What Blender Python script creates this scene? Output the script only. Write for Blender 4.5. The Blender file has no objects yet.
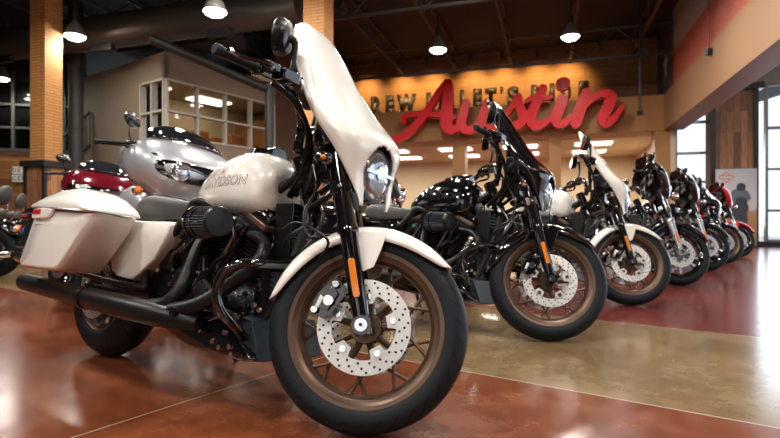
import bpy, math, random
from math import sin, cos, tan, radians as R, pi, hypot
from mathutils import Vector as V, Matrix, Euler
from mathutils.bvhtree import BVHTree

random.seed(7)
SC = bpy.context.scene
COL = SC.collection

# ------------------------------------------------------------------ camera
F, CH, YH = 520.0, 0.675, 221.0
cd = bpy.data.cameras.new('camera'); cam = bpy.data.objects.new('camera', cd); COL.objects.link(cam)
cam.location = (0, 0, CH); cam.rotation_euler = (R(90), 0, 0)
cd.sensor_width = 36; cd.lens = 36 * F / 780; cd.shift_y = (YH - 219) / 780
cd.clip_start = .05; cd.clip_end = 200
cd.dof.use_dof = True; cd.dof.focus_distance = 1.85; cd.dof.aperture_fstop = 3.6
SC.camera = cam
SC.view_settings.view_transform = 'Standard'; SC.view_settings.look = 'None'
SC.view_settings.exposure = -0.05
SC.cycles.caustics_reflective = False; SC.cycles.caustics_refractive = False; SC.view_settings.gamma = 1.0
SC.view_settings.use_curve_mapping = False

# ------------------------------------------------------------------ world + large lights
w = bpy.data.worlds.new('world'); SC.world = w; w.use_nodes = True
wb = w.node_tree.nodes['Background']; wb.inputs[0].default_value = (.80, .90, 1, 1); wb.inputs[1].default_value = 1.5

def area(name, loc, target, sx, sy, power, color):
    l = bpy.data.lights.new(name, 'AREA'); l.shape = 'RECTANGLE'; l.size = sx; l.size_y = sy
    l.energy = power; l.color = color
    o = bpy.data.objects.new(name, l); COL.objects.link(o); o.location = loc
    o.rotation_euler = (V(target) - V(loc)).to_track_quat('-Z', 'Y').to_euler()
    return o
# daylight by the far windows; soft fill added beside and behind the camera
area('daylight_far_windows', (11.3, 12.9, 2.3), (4, 4, .6), 4.5, 3.6, 240, (.80, .88, 1))
area('fill_beside_camera', (7.2, -1.5, 2.2), (0, 2.2, .6), 6, 3.0, 95, (.88, .94, 1))
area('fill_behind_camera', (-3.4, -5.4, 2.6), (-.6, 2.2, .6), 5, 2.6, 55, (1, .98, .95))

# ------------------------------------------------------------------ materials
def nmat(name):
    m = bpy.data.materials.new(name); m.use_nodes = True
    return m, m.node_tree.nodes, m.node_tree.links, m.node_tree.nodes['Principled BSDF']
def mat(name, col, rough=.5, metal=0, coat=0, bump=0, scale=40, var=0, spec=.5):
    m, N, L, P = nmat(name)
    P.inputs['Base Color'].default_value = (*col, 1); P.inputs['Roughness'].default_value = rough
    P.inputs['Metallic'].default_value = metal; P.inputs['Coat Weight'].default_value = coat
    P.inputs['Coat Roughness'].default_value = .03; P.inputs['Specular IOR Level'].default_value = spec
    if bump or var:
        tc = N.new('ShaderNodeTexCoord'); no = N.new('ShaderNodeTexNoise'); no.inputs['Scale'].default_value = scale
        no.inputs['Detail'].default_value = 4
        L.new(tc.outputs['Object'], no.inputs['Vector'])
        if bump:
            b = N.new('ShaderNodeBump'); b.inputs['Strength'].default_value = bump; b.inputs['Distance'].default_value = .004
            L.new(no.outputs['Fac'], b.inputs['Height']); L.new(b.outputs[0], P.inputs['Normal'])
        if var:
            mx = N.new('ShaderNodeMix'); mx.data_type = 'RGBA'
            mx.inputs[6].default_value = (*[c * (1 - var) for c in col], 1); mx.inputs[7].default_value = (*[min(1, c * (1 + var)) for c in col], 1)
            L.new(no.outputs['Fac'], mx.inputs[0]); L.new(mx.outputs[2], P.inputs['Base Color'])
    return m
def emit(name, col, s):
    m, N, L, P = nmat(name)
    P.inputs['Base Color'].default_value = (*col, 1); P.inputs['Emission Color'].default_value = (*col, 1)
    P.inputs['Emission Strength'].default_value = s
    return m
CREAM = mat('cream_white_paint', (.78, .755, .70), .25, 0, 1.0)
BLACKP = mat('gloss_black_paint', (.004, .004, .005), .08, 0, 1.0)
SILVERP = mat('silver_grey_paint', (.42, .43, .46), .3, .45, 1.0)
BURGUNDY = mat('burgundy_paint', (.12, .004, .012), .15, .2, 1.0)
REDP = mat('bright_red_paint', (.62, .01, .015), .2, 0, 1.0)
BLUEP = mat('deep_blue_paint', (.01, .03, .32), .15, .1, 1.0)
BLACKM = mat('satin_black_metal', (.004, .004, .004), .32, 0, 0, 0, 40, 0, .35)
BLACKE = mat('wrinkle_black_engine', (.004, .004, .004), .25, 0, .3, .25, 300, 0, .4)
MATTE = mat('matte_black_exhaust', (.006, .006, .006), .36, 0, 0, 0, 40, 0, .25)
FRAMEG = mat('dark_grey_frame', (.016, .016, .016), .38, 0, 0, 0, 40, 0, .3)
CHROME = mat('chrome', (.82, .82, .83), .12, 1.0)
FINM = mat('machined_fin_edge', (.30, .30, .30), .30, 1.0)
STEEL = mat('brushed_disc_steel', (.66, .65, .63), .36, .6, 0, .08, 200)
ALU = mat('silver_fork_alloy', (.62, .63, .64), .25, .9)
BRONZE = mat('bronze_wheel_paint', (.105, .062, .041), .36, .5)
RUBBER = mat('tyre_rubber', (.010, .012, .014), .5, 0, 0, 0, 60, 0, .22)
RUBBG = mat('grip_rubber', (.009, .009, .010), .6, 0, 0, 0, 40, 0, .25)
LEATHER = mat('seat_vinyl', (.040, .037, .037), .46, 0, 0, .25, 260)
AMBER = mat('amber_reflector', (.62, .17, .006), .2, 0, 1)
AMBER.node_tree.nodes['Principled BSDF'].inputs['Emission Strength'].default_value = 0
REDL = mat('red_lens', (.55, .01, .01), .12, 0, 1)
LENS = mat('headlamp_lens', (.32, .34, .37), .06, .75, 1)
REFL = mat('headlamp_reflector', (.75, .77, .8), .15, 1)
DARKHOLE = mat('hole_shade', (.01, .01, .01), .8)  # near-black stands for the shade inside holes that are not cut
OUTLINE = mat('tank_script_outline', (.05, .04, .035), .3, 0, .5)
BLUEG = mat('blue_grey_plastic', (.016, .023, .032), .42)
GREEN = mat('green_wire_clip', (.02, .35, .1), .5)

def tyre_material():
    m = RUBBER; N = m.node_tree.nodes; L = m.node_tree.links; P = N['Principled BSDF']
    uv = N.new('ShaderNodeUVMap'); sp = N.new('ShaderNodeSeparateXYZ'); L.new(uv.outputs[0], sp.inputs[0])
    def mth(op, a, b=None):
        n = N.new('ShaderNodeMath'); n.operation = op
        for i, x in enumerate((a, b)):
            if x is None: continue
            if isinstance(x, (int, float)): n.inputs[i].default_value = x
            else: L.new(x, n.inputs[i])
        return n.outputs[0]
    c = mth('ABSOLUTE', mth('SUBTRACT', sp.outputs[1], .5))           # 0 at crown, .5 at bead
    ph = mth('ADD', mth('MULTIPLY', sp.outputs[0], 34), mth('MULTIPLY', c, 5.5))
    fr = mth('ABSOLUTE', mth('SUBTRACT', mth('FRACT', ph), .5))
    g = mth('LESS_THAN', fr, .075)
    msk = mth('MULTIPLY', mth('GREATER_THAN', c, .035), mth('LESS_THAN', c, .33))
    gm = mth('MULTIPLY', g, msk)
    ring = mth('LESS_THAN', mth('ABSOLUTE', mth('SUBTRACT', c, .42)), .006)
    h = mth('SUBTRACT', 1, mth('MAXIMUM', gm, ring))
    b = N.new('ShaderNodeBump'); b.inputs['Strength'].default_value = 1; b.inputs['Distance'].default_value = .004
    L.new(h, b.inputs['Height']); L.new(b.outputs[0], P.inputs['Normal'])
    mx = N.new('ShaderNodeMix'); mx.data_type = 'RGBA'
    mx.inputs[6].default_value = (.007, .009, .012, 1); mx.inputs[7].default_value = (.0015, .0015, .0015, 1)
    L.new(gm, mx.inputs[0]); L.new(mx.outputs[2], P.inputs['Base Color'])
tyre_material()

# ------------------------------------------------------------------ mesh helper
def cat(pts, n=6, closed=False):
    P = [V(p) for p in pts]; out = []
    m = len(P)
    rng = range(m if closed else m - 1)
    for i in rng:
        if closed: a, b, c, d = P[(i - 1) % m], P[i], P[(i + 1) % m], P[(i + 2) % m]
        else: a, b, c, d = P[max(i - 1, 0)], P[i], P[i + 1], P[min(i + 2, m - 1)]
        for k in range(n):
            t = k / n
            out.append(.5 * ((2 * b) + (c - a) * t + (2 * a - 5 * b + 4 * c - d) * t * t + (3 * b - a - 3 * c + d) * t ** 3))
    if not closed: out.append(P[-1].copy())
    return out
def perp(a):
    a = V(a).normalized(); h = V((0, 0, 1)) if abs(a.z) < .9 else V((1, 0, 0))
    x = a.cross(h).normalized(); return x, a.cross(x).normalized()

class M:
    def __init__(s, X=None): s.v = []; s.f = []; s.m = []; s.mi = 0; s.uv = {}; s.X = X
    def add(s, vs, fs, uv=None):
        o = len(s.v); s.v += [V(q) for q in vs]
        for k, f in enumerate(fs):
            if uv: s.uv[len(s.f)] = uv[k]
            s.f.append([i + o for i in f]); s.m.append(s.mi)
    def slot(s, i): s.mi = i; return s
    def loft(s, loops, closed=True, caps=True):
        n = len(loops[0]); vs = [p for l in loops for p in l]; fs = []
        for i in range(len(loops) - 1):
            for j in range(n if closed else n - 1):
                a = i * n + j; b = i * n + (j + 1) % n
                fs.append([a, b, b + n, a + n])
        if caps and closed:
            fs.append(list(range(n))[::-1]); fs.append([(len(loops) - 1) * n + j for j in range(n)])
        s.add(vs, fs); return s
    def tube(s, pts, r, n=12, smooth=0, closed=False, caps=True):
        if smooth:
            if isinstance(r, (list, tuple)):
                k = len(pts); rr = []
                for i in range(k - 1):
                    for j in range(smooth): rr.append(r[i] + (r[i + 1] - r[i]) * j / smooth)
                rr.append(r[-1]); r = rr
            pts = cat(pts, smooth, closed)
        P = [V(p) for p in pts]; m = len(P)
        if not isinstance(r, (list, tuple)): r = [r] * m
        t0 = (P[1] - P[0]).normalized(); x, y = perp(t0); loops = []
        for i in range(m):
            if closed: t = (P[(i + 1) % m] - P[i - 1]).normalized()
            else: t = (P[min(i + 1, m - 1)] - P[max(i - 1, 0)]).normalized()
            x = (x - t * x.dot(t)).normalized(); y = t.cross(x)
            loops.append([P[i] + (x * cos(2 * pi * k / n) + y * sin(2 * pi * k / n)) * r[i] for k in range(n)])
        if closed: loops.append(loops[0])
        s.loft(loops, True, caps and not closed); return s
    def lathe(s, prof, c, axis, n=48, uv=False, a0=0, a1=2 * pi):
        c = V(c); a = V(axis).normalized(); x, y = perp(a); m = len(prof); full = a1 - a0 > 6.28
        vs = []; k = n if full else n + 1
        for j in range(k):
            t = a0 + (a1 - a0) * j / n
            d = x * cos(t) + y * sin(t)
            for r, h in prof: vs.append(c + d * r + a * h)
        fs = []; us = []
        for j in range(n):
            for i in range(m - 1):
                p = j * m + i; q = ((j + 1) % k) * m + i
                fs.append([p, q, q + 1, p + 1])
                us.append([(j / n, i / (m - 1)), ((j + 1) / n, i / (m - 1)), ((j + 1) / n, (i + 1) / (m - 1)), (j / n, (i + 1) / (m - 1))])
        s.add(vs, fs, us if uv else None); return s
    def cyl(s, a, b, r, n=16, r2=None):
        return s.tube([a, b], [r, r if r2 is None else r2], n)
    def bolt(s, p, d, r=.008, h=.008, n=6):
        p = V(p); d = V(d).normalized(); s.tube([p, p + d * h], r, n); return s
    def box(s, c, size, rot=None, ch=0):
        c = V(c); h = [q / 2 for q in size]
        Rm = Euler(rot).to_matrix() if isinstance(rot, (tuple, list)) else (rot or Matrix.Identity(3))
        vs = [c + Rm @ V((i * h[0], j * h[1], k * h[2])) for i in (-1, 1) for j in (-1, 1) for k in (-1, 1)]
        s.add(vs, [[0, 1, 3, 2], [4, 6, 7, 5], [0, 4, 5, 1], [2, 3, 7, 6], [0, 2, 6, 4], [1, 5, 7, 3]]); return s
    def prism(s, poly, o, ux, uy, d, taper=0):
        """poly in the (ux,uy) plane through o, thickened by vector d"""
        o, ux, uy, d = V(o), V(ux), V(uy), V(d)
        a = [o + ux * p[0] + uy * p[1] for p in poly]; b = [q + d for q in a]
        if ux.cross(uy).dot(d) < 0: a, b = a[::-1], b[::-1]
        s.loft([a, b]); return s
    def ell(s, c, r, rot=None, n=20, k=12):
        c = V(c); Rm = Euler(rot).to_matrix() if rot else Matrix.Identity(3)
        loops = []
        for i in range(k + 1):
            t = -pi / 2 + pi * i / k; q = max(cos(t), .02)
            loops.append([c + Rm @ V((r[0] * q * cos(2 * pi * j / n), r[1] * q * sin(2 * pi * j / n), r[2] * sin(t))) for j in range(n)])
        s.loft(loops); return s
    def build(s, name, mats, parent=None, ang=35, bevel=0, subsurf=0, solid=0):
        if not isinstance(mats, (list, tuple)): mats = [mats]
        vs = [s.X(q) for q in s.v] if s.X else s.v
        me = bpy.data.meshes.new(name); me.from_pydata([tuple(q) for q in vs], [], s.f)
        for m_ in mats: me.materials.append(m_)
        for p, i in zip(me.polygons, s.m): p.material_index = min(i, len(mats) - 1); p.use_smooth = True
        if s.uv:
            ul = me.uv_layers.new(name='UVMap')
            for p in me.polygons:
                if p.index in s.uv:
                    for li, q in zip(p.loop_indices, s.uv[p.index]): ul.data[li].uv = q
        me.validate()
        import bmesh
        b = bmesh.new(); b.from_mesh(me); bmesh.ops.recalc_face_normals(b, faces=b.faces); b.to_mesh(me); b.free()
        me.set_sharp_from_angle(angle=R(ang))
        o = bpy.data.objects.new(name, me); COL.objects.link(o)
        if solid:
            q = o.modifiers.new('solid', 'SOLIDIFY'); q.thickness = solid; q.offset = -1
        if bevel:
            q = o.modifiers.new('bevel', 'BEVEL'); q.width = bevel; q.segments = 2; q.limit_method = 'ANGLE'; q.angle_limit = R(40)
        if subsurf:
            q = o.modifiers.new('sub', 'SUBSURF'); q.levels = q.render_levels = subsurf
        if parent: o.parent = parent
        return o

def tag(o, label=None, catg=None, group=None, kind=None):
    if label: o['label'] = label
    if catg: o['category'] = catg
    if group: o['group'] = group
    if kind: o['kind'] = kind
    return o
def empty(name, loc, rot=(0, 0, 0)):
    o = bpy.data.objects.new(name, None); COL.objects.link(o); o.location = loc; o.rotation_euler = rot
    o.empty_display_size = .1
    return o
def kids(o): return [c for c in bpy.data.objects if c.parent == o]
def copy_tree(o, swap=None, parent=None, skip=()):
    c = o.copy(); COL.objects.link(c)
    if parent: c.parent = parent
    if swap and c.type == 'MESH':
        for sl in c.material_slots:
            if sl.material in swap:
                n = swap[sl.material]; sl.link = 'OBJECT'; sl.material = n
    for k in kids(o):
        if k.name.split('.')[0] in skip: continue
        copy_tree(k, swap, c, skip)
    return c
def text_mesh(txt, size=1, offset=0, extrude=0, font_scale_x=1, shear=0):
    cu = bpy.data.curves.new('t', 'FONT'); cu.body = txt; cu.size = size; cu.offset = offset; cu.extrude = extrude; cu.shear = shear
    cu.align_x = 'CENTER'; cu.align_y = 'CENTER'; cu.resolution_u = 3
    ob = bpy.data.objects.new('t', cu); COL.objects.link(ob)
    dg = bpy.context.evaluated_depsgraph_get(); dg.update()
    me = bpy.data.meshes.new_from_object(ob.evaluated_get(dg))
    vs = [V((q.co.x * font_scale_x, q.co.y, q.co.z)) for q in me.vertices]; fs = [list(p.vertices) for p in me.polygons]
    bpy.data.objects.remove(ob); bpy.data.curves.remove(cu); bpy.data.meshes.remove(me)
    return vs, fs

# ------------------------------------------------------------------ axes of the place
U2 = V((cos(R(-34.6)), sin(R(-34.6)), 0)); V2 = V((-U2.y, U2.x, 0))      # direction the motorcycles point, and across it
E1 = V((cos(R(-17)), sin(R(-17)), 0)); E2 = V((-E1.y, E1.x, 0))            # along the shop front, and into it
P0 = V((7.44, 14.5, 0))
Z = V((0, 0, 1))
def ray(x, y): return V(((x - 390) / F, 1, -(y - YH) / F))
def hit(x, y, o, n):
    d = ray(x, y); c = V((0, 0, CH)); k = (V(o) - c).dot(n) / d.dot(n); return c + d * k
def onfront(x, y, off=0):
    """point where the line of sight meets a plane `off` metres in front of the shop front -> (along, height)"""
    q = hit(x, y, P0 - E2 * off, E2); return (q - P0).dot(E1), q.z
def fp(k, z, off=0): return P0 + E1 * k - E2 * off + Z * z
def struct(name, m, mt, **k): return tag(m.build(name, mt, **k), kind='structure')

# ------------------------------------------------------------------ procedural surfaces of the place
def coords(N, L, ang, kind='Object'):
    tc = N.new('ShaderNodeTexCoord'); mp = N.new('ShaderNodeMapping'); mp.inputs['Rotation'].default_value = (0, 0, ang)
    L.new(tc.outputs[kind], mp.inputs[0]); return mp.outputs[0]
def floor_mat():
    m, N, L, P = nmat('stained_concrete')
    co = coords(N, L, R(34.6)); sp = N.new('ShaderNodeSeparateXYZ'); L.new(co, sp.inputs[0])
    def mth(op, a, b=None):
        n = N.new('ShaderNodeMath'); n.operation = op
        for i, x in enumerate((a, b)):
            if x is None: continue
            if isinstance(x, (int, float)): n.inputs[i].default_value = x
            else: L.new(x, n.inputs[i])
        return n.outputs[0]
    def noise(sc, det=5, ro=.6):
        n = N.new('ShaderNodeTexNoise'); n.inputs['Scale'].default_value = sc; n.inputs['Detail'].default_value = det
        n.inputs['Roughness'].default_value = ro; L.new(co, n.inputs['Vector']); return n.outputs['Fac']
    def ramp(fac, stops):
        r = N.new('ShaderNodeValToRGB'); L.new(fac, r.inputs[0]); e = r.color_ramp.elements
        e[0].position, e[0].color = stops[0][0], (*stops[0][1], 1); e[1].position, e[1].color = stops[-1][0], (*stops[-1][1], 1)
        for p, c in stops[1:-1]: q = e.new(p); q.color = (*c, 1)
        return r.outputs[0]
    def mix(f, a, b):
        n = N.new('ShaderNodeMix'); n.data_type = 'RGBA'
        if isinstance(f, (int, float)): n.inputs[0].default_value = f
        else: L.new(f, n.inputs[0])
        for i, x in ((6, a), (7, b)):
            if isinstance(x, tuple): n.inputs[i].default_value = (*x, 1)
            else: L.new(x, n.inputs[i])
        return n.outputs[2]
    n1 = noise(1.3, 6, .65); n2 = noise(9, 6, .7)
    nn = mth('ADD', mth('MULTIPLY', n1, .7), mth('MULTIPLY', n2, .3))
    red = ramp(nn, [(.32, (.07, .015, .005)), (.48, (.135, .034, .012)), (.60, (.19, .056, .023)), (.74, (.24, .11, .06))])
    tan_ = ramp(nn, [(.30, (.10, .060, .024)), (.5, (.17, .108, .050)), (.7, (.26, .18, .10))])
    far = ramp(nn, [(.32, (.075, .014, .011)), (.52, (.13, .026, .019)), (.72, (.19, .05, .038))])
    y = sp.outputs[1]; x = sp.outputs[0]
    wob = mth('MULTIPLY', mth('SUBTRACT', n2, .5), .01)
    yw = mth('ADD', y, wob)
    inband = mth('MULTIPLY', mth('GREATER_THAN', yw, 2.115), mth('LESS_THAN', yw, 3.70))
    c = mix(mth('GREATER_THAN', yw, 3.70), mix(inband, red, tan_), far)
    def line(v, at, w_): return mth('LESS_THAN', mth('ABSOLUTE', mth('SUBTRACT', v, at)), w_)
    ln = mth('MAXIMUM', line(y, 2.115, .006), line(y, 3.70, .005))
    ln = mth('MAXIMUM', ln, mth('MULTIPLY', line(x, -1.735, .003), mth('LESS_THAN', y, 2.115)))
    c = mix(ln, c, mix(n2, (.20, .15, .11), (.42, .36, .30)))
    L.new(c, P.inputs['Base Color'])
    rr = mth('ADD', .10, mth('MULTIPLY', n2, .20)); L.new(rr, P.inputs['Roughness'])
    P.inputs['Coat Weight'].default_value = .12; P.inputs['Coat Roughness'].default_value = .14
    b = N.new('ShaderNodeBump'); b.inputs['Strength'].default_value = .12; b.inputs['Distance'].default_value = .01
    L.new(noise(3, 3), b.inputs['Height']); L.new(b.outputs[0], P.inputs['Normal'])
    return m
def plank_mat(name, cols, plank_w, ang=0, vertical=True, rough=.55, len_=1.2, seed=0):
    """boards of differing browns: brick texture with long bricks, laid in the wall's own plane through UVs"""
    m, N, L, P = nmat(name)
    uv = N.new('ShaderNodeUVMap'); mp = N.new('ShaderNodeMapping'); L.new(uv.outputs[0], mp.inputs[0])
    if vertical: mp.inputs['Rotation'].default_value = (0, 0, R(90))
    br = N.new('ShaderNodeTexBrick'); L.new(mp.outputs[0], br.inputs['Vector'])
    br.inputs['Scale'].default_value = 1; br.inputs['Brick Width'].default_value = len_; br.inputs['Row Height'].default_value = plank_w
    br.inputs['Mortar Size'].default_value = .004; br.inputs['Color1'].default_value = (0, 0, 0, 1); br.inputs['Color2'].default_value = (1, 1, 1, 1)
    br.inputs['Mortar'].default_value = (0, 0, 0, 1); br.offset = .37; br.inputs['Bias'].default_value = 0
    r = N.new('ShaderNodeValToRGB'); L.new(br.outputs['Color'], r.inputs[0]); e = r.color_ramp.elements
    e[0].position, e[0].color = 0, (*cols[0], 1); e[1].position, e[1].color = 1, (*cols[-1], 1)
    for i, c in enumerate(cols[1:-1]): q = e.new((i + 1) / (len(cols) - 1)); q.color = (*c, 1)
    mp2 = N.new('ShaderNodeMapping'); L.new(mp.outputs[0], mp2.inputs[0]); mp2.inputs['Scale'].default_value = (1.5, 22, 1)
    no = N.new('ShaderNodeTexNoise'); L.new(mp2.outputs[0], no.inputs['Vector']); no.inputs['Scale'].default_value = 2; no.inputs['Detail'].default_value = 6
    mx = N.new('ShaderNodeMix'); mx.data_type = 'RGBA'; mx.blend_type = 'MULTIPLY'; mx.inputs[0].default_value = .75
    r2 = N.new('ShaderNodeValToRGB'); L.new(no.outputs['Fac'], r2.inputs[0]); r2.color_ramp.elements[0].position = .3; r2.color_ramp.elements[0].color = (.35, .3, .28, 1)
    r2.color_ramp.elements[1].position = .6
    L.new(r.outputs[0], mx.inputs[6]); L.new(r2.outputs[0], mx.inputs[7]); 
    mo = N.new('ShaderNodeMix'); mo.data_type = 'RGBA'; L.new(br.outputs['Fac'], mo.inputs[0]); L.new(mx.outputs[2], mo.inputs[6]); mo.inputs[7].default_value = (.01, .006, .003, 1)
    L.new(mo.outputs[2], P.inputs['Base Color']); P.inputs['Roughness'].default_value = rough
    return m
def brick_mat(name, c1, c2, cm, bw, bh, mortar=.008):
    m, N, L, P = nmat(name)
    uv = N.new('ShaderNodeUVMap'); br = N.new('ShaderNodeTexBrick'); L.new(uv.outputs[0], br.inputs['Vector'])
    br.inputs['Scale'].default_value = 1; br.inputs['Brick Width'].default_value = bw; br.inputs['Row Height'].default_value = bh
    br.inputs['Mortar Size'].default_value = mortar; br.inputs['Color1'].default_value = (*c1, 1); br.inputs['Color2'].default_value = (*c2, 1)
    br.inputs['Mortar'].default_value = (*cm, 1); L.new(br.outputs['Color'], P.inputs['Base Color'])
    P.inputs['Roughness'].default_value = .7
    return m
FLOORM = floor_mat()
TANP = mat('ochre_wall_paint', (.36, .175, .055), .6, 0, 0, 0, 3, .08)
CREAMW = mat('cream_wall_paint', (.62, .50, .33), .7, 0, 0, 0, 3, .05)
BEIGE = mat('beige_wall_paint', (.225, .175, .125), .7, 0, 0, 0, 2, .10)
DECK = mat('dark_roof_deck', (.026, .027, .029), .8, 0, 0, 0, 3, .2)
STEELD = mat('dark_painted_steel', (.048, .046, .045), .6, .2)
RUSTS = mat('primer_brown_steel', (.085, .055, .040), .65)
DUCTM = mat('galvanised_duct', (.10, .095, .085), .42, .6)
BLACKT = mat('black_trim', (.012, .011, .011), .5)
OFFW = mat('window_frame_white', (.42, .39, .34), .5)
ALF = mat('aluminium_window_frame', (.30, .30, .30), .4, .5)
BEAMP = mat('beam_paint', (.30, .165, .085), .6)
MAROON = mat('dark_maroon_paint', (.06, .03, .03), .7)
WALLBR = brick_mat('brown_panelled_wall', (.20, .098, .034), (.235, .115, .040), (.13, .06, .02), 1.2, .3, .012)
PILLARM = brick_mat('ochre_split_face_block', (.46, .215, .062), (.53, .25, .08), (.30, .13, .035), .30, .06, .008)
WOODV = plank_mat('reclaimed_vertical_boards', [(.15, .065, .03), (.45, .20, .085), (.28, .125, .055), (.58, .28, .12), (.19, .085, .04)], .16, vertical=True, len_=1.5)
WOODH = plank_mat('reclaimed_horizontal_boards', [(.14, .05, .015), (.42, .18, .05), (.25, .10, .03), (.50, .23, .07)], .17, vertical=False, len_=1.6)
LAMPG = emit('lamp_glow', (1, .93, .80), 60)
PANEL = emit('ceiling_panel_glow', (1, .93, .80), 3.5)
REDS = mat('glossy_red_sign_enamel', (.60, .004, .010), .38, 0, 0, 0, 40, 0, .25)
SIGNB = mat('black_sign_letter', (.016, .012, .01), .5)
WHITE = mat('white_board', (.75, .73, .7), .5)

def glass_mat(name, tint=(1, 1, 1), rough=0.0):
    m, N, L, P = nmat(name)
    P.inputs['Base Color'].default_value = (*tint, 1); P.inputs['Transmission Weight'].default_value = 1
    P.inputs['Roughness'].default_value = rough; P.inputs['IOR'].default_value = 1.45
    return m
def thin_glass(name, tint, refl=.12):
    m, N, L, P = nmat(name); N.remove(P)
    t = N.new('ShaderNodeBsdfTransparent'); t.inputs[0].default_value = (*tint, 1)
    g = N.new('ShaderNodeBsdfGlossy'); g.inputs['Roughness'].default_value = .02
    lw = N.new('ShaderNodeLayerWeight'); lw.inputs[0].default_value = refl
    mx = N.new('ShaderNodeMixShader'); L.new(lw.outputs['Fresnel'], mx.inputs[0]); L.new(t.outputs[0], mx.inputs[1]); L.new(g.outputs[0], mx.inputs[2])
    L.new(mx.outputs[0], N['Material Output'].inputs[0]); return m
WGLASS = thin_glass('window_glass', (.96, .98, 1), .1)
SMOKE = thin_glass('smoked_windshield', (.10, .11, .13), .35)

def uvwall(m, o, ux, uz, w_, h_, n=None):
    """a single upright quad with UVs in metres"""
    o = V(o); ux = V(ux); uz = V(uz)
    m.add([o, o + ux * w_, o + ux * w_ + uz * h_, o + uz * h_], [[0, 1, 2, 3]], [[(0, 0), (w_, 0), (w_, h_), (0, h_)]])
def uvbox(m, c, ux, w_, d_, z0, z1):
    """upright box with UVs in metres on its four sides; c centre on the ground, ux unit width direction"""
    ux = V(ux); uy = V((-ux.y, ux.x, 0)); c = V(c)
    A = [c - ux * w_ / 2 - uy * d_ / 2, c + ux * w_ / 2 - uy * d_ / 2, c + ux * w_ / 2 + uy * d_ / 2, c - ux * w_ / 2 + uy * d_ / 2]
    s_ = 0
    for i in range(4):
        a = A[i]; b = A[(i + 1) % 4]; l = (b - a).length
        m.add([a + Z * z0, b + Z * z0, b + Z * z1, a + Z * z1], [[0, 1, 2, 3]], [[(s_, z0), (s_ + l, z0), (s_ + l, z1), (s_, z1)]]); s_ += l
    m.add([a + Z * z1 for a in A], [[0, 1, 2, 3]]); m.add([a + Z * z0 for a in A], [[3, 2, 1, 0]])
def dbox(m, a, b, ux_thick, z0, z1):
    """wall slab from a to b on plan with thickness vector"""
    a, b, t = V(a), V(b), V(ux_thick)
    q = [a, b, b + t, a + t]
    m.loft([[p + Z * z0 for p in q], [p + Z * z1 for p in q]])

# ================================================================== THE ROOM
m = M(); m.add([(-16, -8, 0), (17, -8, 0), (17, 27, 0), (-16, 27, 0)], [[0, 1, 2, 3]]); struct('floor', m, FLOORM)
CZ = 6.15
m = M(); m.box((0.5, 9.5, CZ + .06), (33, 35, .12)); struct('ceiling', m, DECK)

# shop front: fascia, beam, columns, back room
BOT, TOP = 3.2, 4.19
m = M(); dbox(m, fp(-15, 0), fp(.35, 0), E2 * 1.1, BOT, TOP); struct('trim_1', m, TANP)                     # fascia band
m = M()
uvwall(m, fp(-15, TOP, -1.05), E1, Z, 15.5, CZ - TOP); struct('wall_back', m, WALLBR)
# columns that carry the fascia
for i, (xa, xb) in enumerate(((452, 465), (549, 561), (655, 672))):
    a, _ = onfront(xa, 200, 0); b, _ = onfront(xb, 200, 0)
    if i == 2: b = .35
    m = M(); uvbox(m, fp((a + b) / 2, 0, -.28), E1, b - a, .5, 0, BOT)
    tag(m.build('fascia_column', TANP), ['ochre square column under the fascia, left of the black motorcycle fairing', 'ochre square column under the fascia, behind the second cream motorcycle', 'ochre column at the right end of the fascia beside the daylight window'][i], 'column', 'columns under the fascia')
m = M(); dbox(m, fp(-15, 0, -6), fp(.35, 0, -6), E2 * .1, 0, BOT + .1); struct('wall_rear_office', m, CREAMW)
m = M(); dbox(m, fp(.35, 0, -.02), fp(.35, 0, -6), E1 * .12, 0, CZ); struct('wall_rear_office_end', m, CREAMW)
m = M(); dbox(m, fp(-15, 0, -1.1), fp(.35, 0, -1.1), E2 * 5, BOT, BOT + .06); struct('ceiling_rear_office', m, CREAMW)
# troffers
for k in (-10.6, -8.3, -6.0, -3.8, -1.5):
    for d in (2.0, 4.0):
        m = M(); 
        q = fp(k, BOT - .02, -d); m.loft([[q + E1 * sx * .55 + E2 * sy * .28 + Z * dz for sx, sy in ((-1, -1), (1, -1), (1, 1), (-1, 1))] for dz in (-.03, .018)])
        o = m.build('ceiling_panel_light', PANEL); tag(o, 'flat bright rectangular ceiling panel light in the room under the fascia', 'ceiling light', 'panel lights in the back room')
for k in (-9, -4.8, -1.2):
    q = fp(k, BOT - .12, -3.0)
    l = bpy.data.lights.new('troffer_light', 'AREA'); l.energy = 190; l.size = 1.5; l.color = (1, .93, .8)
    o = bpy.data.objects.new('troffer_light', l); COL.objects.link(o); o.location = q

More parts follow.
